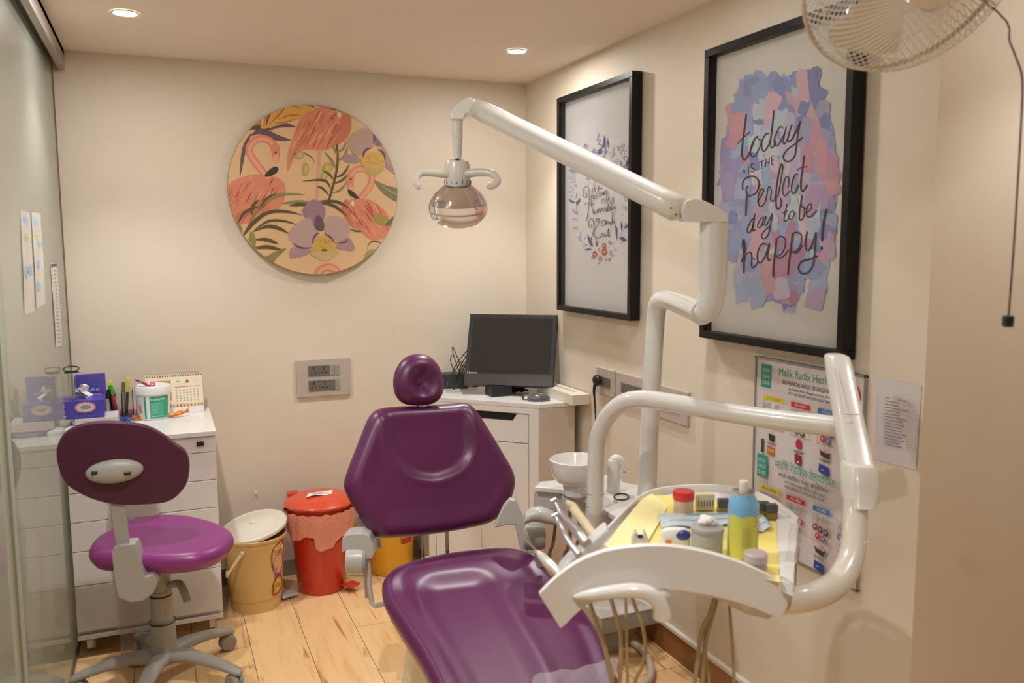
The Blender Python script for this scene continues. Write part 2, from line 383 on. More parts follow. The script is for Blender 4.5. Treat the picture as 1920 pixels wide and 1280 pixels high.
for i in range(420):
    v = RNG.uniform(152, 556); c0, hw = edgew(v); u = c0+RNG.uniform(-1, 1)*hw*.93
    ln = RNG.uniform(26, 62); wd = RNG.uniform(12, 28); an = math.radians(RNG.uniform(66, 116)); dx, dy = math.cos(an)*ln/2, math.sin(an)*ln/2
    nx, ny = -math.sin(an)*wd/2, math.cos(an)*wd/2; j = lambda: RNG.uniform(-4, 4)
    dxc = (u-c0)/hw
    pal = wc if abs(dxc) < .6 else (['#dfbac6', '#d6a5b4', '#b0a8d0', '#a3afd6', '#cbb4cf', '#dbabb9'] if (180 < v < 330 or dxc > 0) else ['#a3afd6', '#b6c2e0', '#b3accf', '#c2d2e0', '#939fcb'])
    if i < 130: pal = ['#b6cbdc', '#c6c0dc', '#cdb9cd', '#b5bfdf']
    c_ = RNG.choice(pal) if RNG.random() < .35 else hue(u, v)
    a.poly([(u-dx-nx+j(), v-dy-ny+j()), (u-dx*.2-nx*1.15, v-dy*.2-ny*1.15), (u+dx-nx+j(), v+dy-ny+j()), (u+dx+nx*.3+j(), v+dy+ny*.3+j()), (u+dx+nx+j(), v+dy+ny+j()), (u-dx+nx+j(), v-dy+ny+j())], c_, 2); a.z -= a.step*.6
def S(P, w, o=(1340, 180), s=7.11, c='#51413f', A=None, taper=0): (A or a).stroke([(o[0]+x/s, o[1]+y/s) for x, y in P], w, c, taper)
a.z += .0003
for P, w in (
  ([(430, 240), (412, 400), (385, 600), (370, 760), (400, 850), (450, 800), (500, 690), (540, 580), (585, 535)], 3.2),
  ([(315, 632), (400, 545), (485, 480)], 2.4),
  ([(590, 535), (530, 590), (490, 700), (495, 790), (540, 800), (600, 700), (630, 610), (600, 580), (580, 560)], 2.4),
  ([(735, 500), (690, 510), (640, 600), (640, 700), (670, 735), (720, 670), (755, 560), (800, 190)], 2.8),
  ([(800, 190), (780, 420), (755, 600), (765, 690), (800, 660), (830, 600)], 2.8),
  ([(920, 430), (880, 410), (830, 500), (800, 600), (830, 665), (880, 620), (940, 500), (965, 410), (940, 520), (925, 620), (950, 630), (985, 560)], 2.6),
  ([(1040, 380), (1000, 500), (985, 590), (1020, 600), (1080, 500), (1155, 335)], 3.2),
  ([(1155, 335), (1120, 500), (1100, 650), (1080, 790), (1020, 865), (950, 865), (925, 800), (975, 720), (1080, 640), (1185, 548)], 3.2),
  ([(460, 930), (455, 1050)], 1.7), ([(535, 910), (500, 905), (495, 950), (540, 975), (520, 1010), (490, 1000)], 1.6),
  ([(605, 885), (665, 855)], 1.7), ([(645, 860), (630, 975)], 1.8), ([(695, 835), (688, 950)], 1.7), ([(740, 820), (732, 930)], 1.7), ([(692, 895), (738, 875)], 1.6),
  ([(770, 805), (768, 920)], 1.7), ([(770, 805), (800, 795)], 1.6), ([(768, 862), (796, 850)], 1.6), ([(768, 920), (798, 905)], 1.6),
  ([(385, 1250), (385, 1150), (440, 1085), (530, 1070), (590, 1120), (600, 1200), (560, 1290), (480, 1330), (430, 1330)], 3.0),
  ([(460, 1190), (430, 1240), (440, 1320), (432, 1400), (425, 1600)], 3.2),
  ([(900, 900), (870, 1000), (845, 1150), (830, 1280), (828, 1430), (845, 1500), (880, 1490), (900, 1420), (880, 1360)], 3.4),
  ([(900, 900), (920, 940), (905, 1050), (880, 1200), (850, 1350)], 2.4),
  ([(985, 1230), (1000, 1100), (960, 1080), (925, 1180), (915, 1280), (950, 1330), (1010, 1260)], 2.5),
  ([(1125, 1050), (1080, 1050), (1035, 1180), (1040, 1290), (1080, 1280), (1130, 1180)], 2.5),
  ([(1205, 790), (1185, 950), (1160, 1130), (1165, 1250), (1200, 1260), (1245, 1180)], 3.2), ([(1105, 995), (1160, 955), (1245, 940)], 2.0)): S(P, w)
for x, y in ((400, 1003), (865, 815)): a.ring(1340+x/7.11, 180+y/7.11, 2.2, 1.1, '#4a3b3c')
for P, w in (
  ([(520, 255), (580, 150), (600, 100), (560, 100), (530, 200), (550, 300), (610, 260), (640, 140)], 2.4),
  ([(640, 140), (660, 60), (690, 110), (680, 220), (720, 230), (745, 140)], 2.4),
  ([(470, 440), (430, 500), (400, 570), (410, 620), (450, 580), (480, 470), (490, 385), (470, 520), (465, 590), (500, 580)], 2.3),
  ([(575, 430), (540, 480), (525, 540), (560, 550), (590, 470), (595, 425), (585, 510), (605, 530)], 2.2),
  ([(625, 410), (610, 500), (630, 525), (670, 450), (700, 385), (680, 520), (650, 640), (600, 690), (570, 650), (610, 590), (680, 530)], 2.5),
  ([(880, 270), (855, 370), (840, 450), (860, 480), (900, 440)], 2.2), ([(820, 380), (890, 350)], 1.7),
  ([(950, 350), (910, 380), (900, 440), (935, 450), (965, 390), (950, 350)], 1.8),
  ([(1055, 170), (1035, 320), (1025, 440), (1050, 465), (1085, 400), (1080, 320), (1050, 300), (1110, 330)], 2.5),
  ([(1110, 380), (1170, 320), (1165, 270), (1125, 300), (1110, 390), (1150, 430), (1235, 350)], 2.4),
  ([(330, 970), (370, 850), (372, 740), (355, 700), (345, 760), (360, 900), (360, 1100)], 3.0),
  ([(365, 960), (390, 870), (440, 850), (455, 920), (450, 1010), (480, 1030), (530, 960)], 2.6),
  ([(640, 760), (580, 750), (525, 850), (530, 960), (580, 960), (640, 830), (665, 740), (640, 880), (650, 940), (690, 930)], 2.8),
  ([(750, 680), (735, 850), (715, 1000), (712, 1145)], 3.8), ([(745, 700), (800, 660), (860, 700), (840, 820), (780, 890), (730, 890), (790, 920), (850, 880), (900, 820)], 2.6),
  ([(945, 620), (925, 800), (900, 1000), (890, 1120)], 3.8), ([(940, 630), (1000, 610), (1050, 650), (1040, 760), (980, 840), (930, 840), (1000, 850), (1070, 760)], 2.6),
  ([(1120, 600), (1100, 720), (1110, 820), (1160, 800), (1225, 610)], 3.0),
  ([(1225, 610), (1210, 850), (1190, 1000), (1130, 1090), (1050, 1100), (1015, 1030), (1060, 960), (1160, 930), (1248, 895)], 3.4),
  ([(1355, 330), (1325, 450), (1305, 600), (1300, 715)], 4.6)): S(P, w, (1340, 340), 6.4)
a.ell(1340+1295/6.4, 340+800/6.4, 2.3, 3.4, '#4a3b3c')
a.build('print', pic2)
# --- print 1: wreath
a = Art(Mr(XA))
def C(P): return [(1055+x/7.11, 330+y/7.11) for x, y in P]
dk, md, lt = '#6f6c92', '#a9abc8', '#cfd0e0'
for P, c_ in (([(80, 300), (120, 320), (160, 340), (165, 365), (120, 360), (90, 330)], dk), ([(235, 290), (238, 340), (190, 400), (175, 350)], dk), ([(170, 300), (185, 225), (200, 240), (185, 300)], md),
  ([(120, 430), (180, 480), (205, 470), (210, 520), (150, 490)], md), ([(330, 770), (380, 840), (410, 935), (370, 930), (335, 850)], dk), ([(440, 810), (470, 900), (465, 945), (445, 930)], dk),
  ([(295, 980), (350, 955), (400, 980), (330, 995)], dk), ([(700, 640), (735, 700), (728, 860), (710, 780)], dk), ([(780, 600), (805, 660), (790, 745), (775, 680)], dk), ([(815, 700), (850, 650), (898, 630), (880, 690)], dk),
  ([(755, 830), (800, 805), (860, 855), (820, 880)], dk), ([(795, 480), (805, 530), (790, 530)], md), ([(810, 270), (880, 260), (880, 320), (840, 340)], lt), ([(800, 400), (860, 400), (850, 470), (815, 440)], lt),
  ([(120, 560), (190, 560), (200, 600), (140, 590)], lt), ([(135, 680), (210, 670), (200, 720), (150, 715)], lt), ([(185, 810), (250, 800), (230, 845)], lt), ([(250, 930), (340, 900), (310, 940)], lt),
  ([(680, 930), (740, 1000), (690, 1000)], lt), ([(760, 890), (800, 880), (790, 915)], lt), ([(380, 1110), (400, 1040), (440, 1110)], '#b5b9bd'), ([(560, 1100), (600, 1090), (580, 1150)], '#b5b9bd'), ([(470, 1190), (480, 1140), (505, 1150)], '#b5b9bd'), ([(620, 1000), (660, 990), (640, 1060)], '#b5b9bd')): a.poly(C(P), c_)
for P in ([(210, 840), (300, 900), (400, 960)], [(700, 880), (620, 950)], [(740, 850), (820, 700), (840, 620)], [(190, 400), (180, 520)], [(150, 120), (130, 220)], [(160, 60), (180, 120)]): a.stroke(C(P), .7, md)
for x, y in ((120, 90), (115, 145), (165, 80), (185, 130), (145, 180), (110, 210), (125, 275), (245, 755), (240, 790), (305, 830), (245, 850)): a.ell(1055+x/7.11, 330+y/7.11, 1.2, 1.6, md)
for x, y, r, c_ in ((435, 1040, 5.6, '#ea8d80'), (560, 930, 5, '#ea8d80'), (560, 1010, 6.5, '#e98476'), (505, 1100, 4.6, '#f0b3b3'), (490, 985, 3, '#f0b3b3'), (635, 890, 3.4, '#f0c0bf'), (630, 1110, 3, '#ea9d92'), (670, 1055, 2.6, '#f0c0bf')):
    for q in range(5):
        b = q*2*math.pi/5; a.ell(1055+x/7.11+r*.55*math.cos(b)*.8, 330+y/7.11+r*.65*math.sin(b), r*.42, r*.55, c_, 12); a.z -= a.step
    a.z += a.step; a.ell(1055+x/7.11, 330+y/7.11, r*.25, r*.32, '#f7e9e2', 10)
def CU(P): return [(1055+x/8.53, 220+y/8.53) for x, y in P]
for P, c_ in (([(680, 275), (695, 400), (690, 470), (620, 590), (560, 590), (580, 520), (640, 470), (655, 380)], dk), ([(720, 300), (745, 400), (742, 510), (722, 420)], dk), ([(735, 530), (690, 600), (680, 640), (665, 640), (690, 560)], dk), ([(1080, 610), (1080, 700), (1020, 810), (1000, 800), (1030, 710)], dk), ([(950, 700), (968, 720), (950, 780), (935, 730)], dk), ([(740, 540), (860, 580), (780, 660)], lt), ([(820, 440), (835, 560), (790, 600)], lt), ([(800, 720), (880, 650), (930, 700), (860, 740)], lt), ([(640, 500), (700, 470), (700, 550), (650, 550)], lt)): a.poly(CU(P), c_)
for P in ([(600, 250), (590, 350), (600, 440)], [(970, 420), (1000, 560), (1010, 700)], [(900, 460), (940, 560), (960, 620)], [(380, 420), (400, 500)]): a.stroke(CU(P), .8, dk)
for x, y in ((575, 290), (610, 310), (570, 360), (620, 370), (590, 430), (625, 440), (950, 470), (1005, 450), (975, 530), (1030, 540), (1040, 630), (990, 640), (905, 520), (940, 560), (900, 470), (370, 440), (410, 460), (365, 480)): a.ell(1055+x/8.53, 220+y/8.53, 1.1, 1.5, dk, 10)
def CL(P): return [(1060+x, 285+y) for x, y in P]
for P, c_ in (([(10, 18), (18, 2), (22, 14), (16, 24)], dk), ([(8, 34), (20, 26), (26, 34), (16, 40)], md), ([(26, 8), (38, -4), (42, 6), (34, 14)], lt), ([(6, 48), (16, 44), (20, 54)], lt), ([(104, 30), (116, 22), (120, 34), (110, 42)], md), ([(108, 52), (120, 44), (121, 58)], dk), ([(48, 4), (56, -8), (62, 2)], md)): a.poly(CL(P), c_)
ink = '#54454c'
for P, w in (([(330, 600), (350, 500), (370, 300), (365, 180), (330, 135), (290, 190), (300, 280), (340, 270), (330, 210)], 1.1), ([(415, 155), (400, 300), (405, 420), (430, 505)], 1.1), ([(300, 390), (340, 355), (400, 390), (440, 350)], 1.0),
  ([(480, 75), (450, 65), (430, 130), (460, 220), (460, 290), (425, 300), (425, 255), (450, 270)], 1.1), ([(500, 120), (480, 260)], 1.1), ([(480, 170), (550, 165)], .9), ([(540, 220), (510, 240), (515, 270), (545, 225), (550, 260), (570, 200), (565, 255), (595, 190), (600, 290), (570, 360), (535, 340), (550, 305), (575, 320)], 1.0),
  ([(430, 505), (435, 450), (440, 500), (470, 490), (480, 440), (490, 490), (510, 420), (520, 480), (540, 430), (560, 470), (580, 420), (600, 470), (625, 290), (635, 330), (615, 470), (650, 420), (660, 400), (650, 460), (685, 280), (690, 340), (665, 450), (700, 420), (715, 395), (705, 440), (725, 430)], 1.0),
  ([(585, 590), (545, 600), (535, 660), (570, 655), (590, 590), (595, 650), (610, 600), (635, 640), (660, 610), (640, 635), (670, 640), (680, 480), (680, 620), (700, 600), (705, 640)], 1.0),
  ([(400, 640), (405, 680), (375, 680), (365, 620), (395, 570), (425, 600), (430, 720), (390, 850)], 1.2), ([(475, 620), (470, 570), (500, 570), (490, 650), (425, 750), (470, 830), (500, 820)], 1.1),
  ([(510, 770), (515, 820), (545, 760), (560, 815), (580, 770), (600, 810), (620, 780), (605, 800), (628, 700), (625, 800), (650, 800)], 1.0), ([(350, 0), (345, 40), (370, 50), (385, 10)], 1.0), ([(580, 110), (600, 130), (625, 125)], 1.0)): a.stroke(C(P), w, ink)
a.build('print', pic1)

# --- round flamingo panel
tc_ = thing('round_wall_panel', 'large round wall panel printed with flamingos, orchids and leaves', 'wall art', (.6475-.03, YB, 1.586))
cx, cz, Rr = (.261+1.055)/2*.9375, 0, .3725
pc = Yp(592, 357, YB-.03); cx, cz = pc.x, pc.z; tc_.location = (cx, YB, cz)
part('board', MB().lathe((cx, YB-.001, cz), [(Rr-.004, 0), (Rr, .004), (Rr, .026), (Rr-.003, .029), (.001, .029)], axis=(0, -1, 0), n=96), mat('panel_edge', (.42, .32, .17), .6), tc_)
YA = YB-.0302
K = 3.368
def Mround(x, y, z): return Yp(400+x/K, 160+y/K, YA)+V((0, -z, 0))
def iclip(p):
    q = Yp(400+p[0]/K, 160+p[1]/K, YA); dx, dz = q.x-cx, q.z-cz; r = math.hypot(dx, dz)
    if r <= Rr-.003: return p
    f = (Rr-.003)/r; w_ = V((cx+dx*f, YA, cz+dz*f))-CAM; zc = w_.dot(fw)
    return ((960+FPX*w_.dot(rt)/zc-400)*K, (640-FPX*w_.dot(up)/zc-160)*K)
a = Art(Mround, step=.00001, start=.0002, clip=iclip)
a.ell(640, 663, 640, 640, '#dfb88c', 96)
sal, sald, sall = '#d9896b', '#b5573f', '#e5a583'
mau, maud, ol, old, olv = '#b59a9c', '#6d525c', '#8e8553', '#5b5230', '#b0a058'
def inpoly(x, y, P):
    c_ = False; j = len(P)-1
    for i in range(len(P)):
        if (P[i][1] > y) != (P[j][1] > y) and x < (P[j][0]-P[i][0])*(y-P[i][1])/(P[j][1]-P[i][1])+P[i][0]: c_ = not c_
        j = i
    return c_
def body(P, dirx, diry, n=46):
    a.poly(P, sal, 4); xs = [p[0] for p in P]; ys = [p[1] for p in P]; k = 0
    while k < n:
        x, y = RNG.uniform(min(xs), max(xs)), RNG.uniform(min(ys), max(ys))
        if not inpoly(x, y, P) or not inpoly(x+dirx*.8, y+diry*.8, P): continue
        k += 1; q = RNG.uniform(.5, 1.1); a.stroke([(x, y), (x+dirx*q*.5+RNG.uniform(-4, 4), y+diry*q*.45), (x+dirx*q, y+diry*q)], RNG.uniform(5, 12), RNG.choice([sald, sall, '#c87558', '#c87558']), 2, 4)
def leaf(P, w, c_=ol, t=2): a.stroke(P, w, c_, t)
for P, w, c_ in (([(150, 270), (260, 262), (380, 280)], 40, old), ([(170, 235), (300, 245)], 30, ol), ([(470, 75), (570, 95), (650, 150)], 34, ol), ([(500, 70), (600, 110)], 10, old), ([(360, 275), (430, 250), (520, 262)], 34, maud)): leaf(P, w, c_)
a.poly([(300, 270), (325, 210), (370, 125), (460, 90), (620, 135), (560, 205), (430, 245), (350, 268)], '#d9a650', 3)
for P, w, c_ in (([(300, 265), (290, 210), (255, 190)], 16, '#c9793f'), ([(315, 265), (330, 190), (320, 140)], 14, '#c9793f'), ([(330, 265), (350, 190), (385, 110)], 16, maud), ([(350, 250), (420, 180), (490, 90)], 10, '#b5643a'), ([(400, 220), (480, 190), (560, 190)], 8, '#b5643a'), ([(380, 240), (460, 230), (520, 210)], 8, '#b5643a'), ([(430, 150), (500, 130), (560, 150)], 7, '#b5643a')): leaf(P, w, c_)
body([(75, 650), (140, 595), (250, 562), (340, 572), (400, 580), (450, 620), (456, 690), (425, 770), (370, 810), (300, 835), (200, 875), (100, 862), (66, 780), (55, 700)], -45, 75)
leaf([(240, 300), (195, 400), (168, 575)], 26, maud, 2); leaf([(490, 345), (400, 330), (300, 290), (235, 320)], 44, maud)
def neck(P, w, beak, eye):
    a.stroke(P, w, sal, 0); a.stroke([(x+3, y+3) for x, y in P], w*.45, sall, 0)
    a.ell(P[-2][0], P[-2][1], w*.62, w*.8, sal); a.ell(P[-1][0], P[-1][1], w*.42, w*.6, sall); a.poly(beak, '#3f3a2c', 2); a.ell(eye[0], eye[1], 7, 6, '#55402f')
neck([(345, 585), (290, 520), (235, 440), (232, 380), (280, 340), (345, 345), (390, 400), (393, 470)], 48, [(322, 575), (345, 540), (385, 512), (412, 522), (400, 552), (360, 574)], (393, 425))
body([(560, 200), (640, 150), (740, 130), (800, 130), (855, 180), (862, 260), (845, 330), (790, 375), (700, 412), (620, 408), (560, 410), (515, 450), (468, 545), (468, 440), (490, 360), (520, 270)], -50, 95, 60)
a.poly([(830, 135), (868, 200), (866, 290), (820, 350), (775, 370), (800, 250)], '#c9765b', 4); a.poly([(695, 78), (800, 95), (790, 140), (720, 150), (640, 112)], sal, 3); a.poly([(752, 152), (775, 112), (822, 108), (830, 122), (790, 150)], '#3f3a2c', 2); a.ell(795, 185, 9, 20, '#ecd3b5')
a.stroke([(670, 405), (662, 560), (655, 725)], 16, '#dd9e86'); a.stroke([(560, 465), (510, 440), (550, 420), (620, 455), (640, 500)], 8, old, 2)
for x, y, rx, ry, ro in ((580, 530, 22, 42, .1), (720, 520, 40, 30, -.6), (700, 570, 24, 34, .3), (545, 440, 34, 24, -.4)): a.ell(x, y, rx, ry, olv, 20, ro); a.ell(x+4, y, rx*.5, ry*.7, '#c6b56c', 18, ro)
leaf([(725, 740), (765, 600), (785, 480), (780, 370)], 14, old, 0)
for P in ([(765, 600), (730, 560), (690, 540)], [(775, 530), (745, 470), (700, 420)], [(785, 450), (770, 410), (750, 380)], [(745, 660), (700, 600), (560, 605)], [(735, 700), (690, 650), (650, 640)], [(770, 580), (820, 560), (860, 495)], [(760, 620), (810, 600), (850, 560)], [(750, 680), (800, 660), (845, 610)], [(785, 480), (830, 440), (850, 380)], [(785, 420), (820, 400), (840, 350)]): leaf(P, 15, RNG.choice([old, ol]))
neck([(925, 715), (985, 640), (1000, 580), (975, 540), (925, 525), (880, 545), (862, 600), (868, 650)], 40, [(848, 655), (862, 695), (918, 722), (918, 708), (885, 672)], (868, 592))
body([(830, 745), (870, 722), (930, 715), (1010, 732), (1080, 790), (1120, 860), (1160, 930), (1100, 955), (1000, 975), (930, 920), (870, 890), (835, 830)], 45, 75, 44)
a.poly([(815, 745), (845, 720), (862, 800), (870, 880), (835, 840), (812, 790)], '#c9765b', 3); a.ell(880, 745, 9, 20, '#ecd3b5')
a.poly([(1018, 600), (1100, 635), (1230, 665), (1228, 748), (1130, 720), (1060, 668)], '#7f7d58', 3); a.stroke([(1040, 615), (1120, 670), (1228, 715)], 5, '#b7ad83', 2)
a.poly([(1135, 470), (1180, 490), (1215, 590), (1180, 550)], '#8a8557', 2)
a.ell(1058, 850, 52, 34, '#a59348', 20, .3); a.poly([(1080, 880), (1150, 845), (1205, 840), (1185, 920), (1120, 890)], '#77754f', 2); a.stroke([(860, 905), (900, 920), (945, 922)], 9, old, 2)
a.ell(1000, 1090, 48, 58, '#a19a5c', 20, .2); a.ell(1010, 1085, 26, 44, '#c2ac62', 18, .2); a.stroke([(970, 1040), (990, 990), (1050, 990), (1100, 1050)], 6, old, 2)
for P in ([(250, 885), (340, 805), (450, 795), (560, 818)], [(245, 925), (340, 860), (440, 855), (530, 880)], [(250, 925), (340, 890), (420, 905), (478, 938)], [(262, 972), (340, 975), (410, 1000)], [(250, 1030), (340, 1020), (440, 1040)], [(430, 745), (540, 735), (640, 745)], [(480, 760), (560, 750), (640, 760)], [(210, 900), (300, 760), (420, 690), (580, 690)], [(180, 960), (240, 880), (320, 800)], [(140, 850), (170, 900), (180, 950)], [(150, 880), (200, 800), (300, 760)], [(660, 740), (760, 760), (850, 830)], [(660, 730), (780, 735), (860, 780)], [(240, 820), (250, 760), (290, 720)], [(290, 790), (330, 720), (400, 680)]): leaf(P, RNG.uniform(14, 24), RNG.choice([old, ol, old]))
a.poly([(215, 1040), (235, 920), (268, 975), (240, 1090)], '#8f8750', 2); a.poly([(290, 1120), (345, 1075), (410, 1040), (460, 1030), (400, 1085), (345, 1160)], '#8a8450', 2); a.poly([(495, 1232), (570, 1190), (545, 1232)], old)
def petals(ps):
    for P, c_ in ps: a.poly(P, c_, 4)
lm = '#bd9f9b'
petals((([(475, 945), (520, 880), (600, 832), (640, 860), (660, 930), (625, 1015), (560, 1025), (500, 990)], lm), ([(700, 880), (730, 828), (800, 832), (850, 880), (862, 920), (830, 975), (780, 1000), (715, 950)], lm),
  ([(500, 1022), (610, 1032), (600, 1062), (540, 1082), (483, 1086)], '#ad8d91'), ([(770, 1000), (850, 962), (888, 1010), (880, 1042), (790, 1032)], '#ad8d91'), ([(562, 790), (600, 735), (640, 722), (690, 750), (708, 800), (692, 860), (694, 912), (655, 914), (630, 880), (610, 832), (580, 835)], '#9c7d88'),
  ([(655, 820), (692, 850), (694, 912), (655, 914), (635, 880)], maud), ([(615, 1050), (780, 1045), (745, 1090), (700, 1110), (650, 1088)], '#cdb07a'), ([(625, 1000), (655, 960), (720, 955), (768, 990), (770, 1032), (700, 1048), (632, 1038)], '#d2a957')))
for P in ([(620, 1010), (640, 950), (670, 930)], [(700, 935), (740, 960), (770, 1000)], [(780, 995), (830, 990), (850, 965)], [(500, 995), (550, 1025), (620, 1025)]): a.stroke(P, 13, maud, 2)
a.ell(700, 1040, 20, 8, '#8c5c3b')
petals((([(848, 345), (900, 292), (970, 270), (1012, 310), (1022, 380), (960, 400), (930, 442), (880, 430)], '#b89a8b'), ([(1000, 260), (1020, 228), (1065, 260), (1100, 330), (1062, 382), (1022, 376), (1012, 320)], '#8d7078'), ([(1060, 385), (1110, 335), (1170, 425), (1192, 490), (1100, 502), (1075, 450)], '#b8968a'),
  ([(820, 442), (880, 438), (930, 470), (900, 492), (830, 482)], '#a98a86'), ([(1085, 505), (1175, 510), (1182, 568), (1120, 542)], '#a98a86'), ([(955, 515), (1075, 520), (1020, 572), (970, 545)], '#bfa565'), ([(933, 462), (970, 428), (1050, 428), (1082, 460), (1075, 512), (1000, 522), (940, 502)], '#d2a957')))
for P in ([(940, 460), (960, 410), (1000, 395)], [(1035, 400), (1075, 430), (1085, 490)], [(1005, 260), (1015, 330), (1010, 370)]): a.stroke(P, 14, maud, 2)
for i in range(26): a.ell(RNG.uniform(945, 1070), RNG.uniform(445, 500), 2.2, 2.2, '#6a4a32', 6)
for i in range(26): a.ell(RNG.uniform(645, 755), RNG.uniform(975, 1025), 2.2, 2.2, '#6a4a32', 6)
neck([(665, 1250), (655, 1200), (680, 1160), (730, 1145), (780, 1170), (795, 1220), (795, 1245)], 44, [(780, 1262), (790, 1255), (800, 1262)], (792, 1218))
a.stroke([(865, 205), (930, 205), (990, 212)], 7, maud, 2); a.stroke([(60, 580), (90, 545)], 8, sald, 1)
a.build('print', tc_)

# --- sockets
def socket_back():
    x0, x1 = .5025, .7195; z0, z1 = 0.748*1, .902
    p0, p1 = Yp(557, 746, YB-.008), Yp(656, 670, YB-.008); x0, x1, z0, z1 = p0.x, p1.x, p0.z, p1.z
    t = thing('socket_plate', 'champagne wall plate with two rows of sockets, on the back wall behind the red bin', 'socket', ((x0+x1)/2, YB, (z0+z1)/2))
    part('face_plate', MB().box(x0, x1, YB-.012, YB, z0, z1), PLATE, t, bevel=.002)
    part('mount_box', MB().box(x0+.004, x1-.004, YB-.004, YB, z0-.012, z0), WALL, t)
    for r, (za, zb) in enumerate(((.875-.0, .835), (.812, .772))):
        H = z1-z0; za = z1-H*(.165 if r == 0 else .56); zb = z1-H*(.435 if r == 0 else .835); W = x1-x0
        for k in range(4):
            xa = x0+W*(.215, .41, .605, .70)[k]; xb = x0+W*(.41, .605, .70, .795)[k]
            m = part('socket_module' if k < 2 else 'switch', MB().box(xa+.0006, xb-.0006, YB-.0155, YB-.011, zb, za), SOCK if k < 2 else (GREY if (k == 3 or r == 0) else SOCK), t, bevel=.0008)
            if k < 2:
                A = Art(lambda u, v, z: V((u, YB-.0156-z, v))); c_ = (xa+xb)/2; h = za-zb
                A.ell(c_, za-h*.22, .0026, .0045, '#050505', 12); A.ell(c_, za-h*.42, .0022, .003, '#050505', 10); A.ell(c_-.009, zb+h*.3, .005, .0028, '#050505', 12); A.ell(c_+.009, zb+h*.3, .005, .0028, '#050505', 12)
                A.build('pin_holes', m)
    return t
socket_back()
def socket_right(ya, yb, z0, z1, label, mods, plug=False):
    t = thing('socket_plate', label, 'socket', (XR, (ya+yb)/2, (z0+z1)/2), 'socket plates in a row on the right wall')
    part('face_plate', MB().box(XR-.013, XR, ya, yb, z0, z1), PLATE, t, bevel=.002)
    zc = (z0+z1)/2; h = (z1-z0)*.36
    for k, (f0, f1) in enumerate(mods):
        a0 = yb-(yb-ya)*f0; a1 = yb-(yb-ya)*f1
        m = part('socket_module' if (f1-f0) > .13 else 'switch', MB().box(XR-.0165, XR-.0125, a1+.001, a0-.001, zc-h/2, zc+h/2), SOCK if (f1-f0) > .13 else GREYL, t, bevel=.0008)
        if (f1-f0) > .13 and not plug:
            A = Art(lambda u, v, z: V((XR-.0167-z, u, v))); c_ = (a0+a1)/2
            A.ell(c_, zc+h*.25, .003, .0055, '#050505', 12); A.ell(c_-.011, zc-h*.25, .004, .004, '#050505', 12); A.ell(c_+.011, zc-h*.25, .004, .004, '#050505', 12); A.build('pin_holes', m)
    return t
socket_right(2.958, 3.112, .888, .998, 'small square socket plate on the right wall with the black plug in it', [(.2, .62), (.62, .78)], True)
socket_right(2.705, 2.950, .886, .998, 'socket plate with two sockets in the middle of the row on the right wall', [(.2, .42), (.42, .55), (.55, .8)])
socket_right(2.445, 2.700, .872, .992, 'rightmost socket plate of the row, partly hidden by the white support pole', [(.1, .35), (.35, .55), (.55, .8)])
t = thing('power_plug', 'black three pin plug in the small socket plate, its cord hanging down', 'plug', (XR-.02, 3.06, .945))
part('plug_body', MB().ell((XR-.036, 3.062, .948), (.018, .026, .024), n=16, m=10), BLACK, t)
part('cord', MB().tube([(XR-.045, 3.062, .935), (XR-.05, 3.062, .90), (XR-.045, 3.062, .84), (XR-.03, 3.07, .6), (XR-.03, 3.1, .3)], [.0075, .006, .0035, .003, .003], 8, 5), BLACK, t)

solo('wall_hook', MB().lathe(Yp(480, 924, YB), [(.005, 0), (.004, .006), (.006, .009), (.001, .012)], axis=(0, -1, 0), n=14), PLASTW, 'tiny white hook on the back wall above the cream bucket', 'hook', Yp(480, 924, YB))

# --- biomedical waste board on the right wall
y1b, y0b, z1b, z0b = 2.094, 1.651, 1.162, .579
t = thing('waste_segregation_board', 'white board about bio-medical waste segregation in English and Hindi on the right wall', 'notice board', (XR, (y0b+y1b)/2, (z0b+z1b)/2))
part('board', MB().box(XR-.006, XR-.0005, y0b, y1b, z0b, z1b), mat('board_white', (.72, .67, .68), .4), t)
fr = MB()
for b in ((y0b, y1b, z1b-.006, z1b), (y0b, y1b, z0b, z0b+.006), (y0b, y0b+.006, z0b, z1b), (y1b-.006, y1b, z0b, z1b)): fr.box(XR-.010, XR-.0005, *b)
part('aluminium_edge', fr, mat('board_edge', (.35, .36, .35), .35, metal=.6), t, smooth=False)
bw, bh = y1b-y0b, z1b-z0b
a = Art(lambda u, v, z: V((XR-.0062-z, y1b-u*bw, z1b-v*bh)))   # u, v in 0..1 from the top left corner
teal, navy = '#35a08c', '#2f2a66'
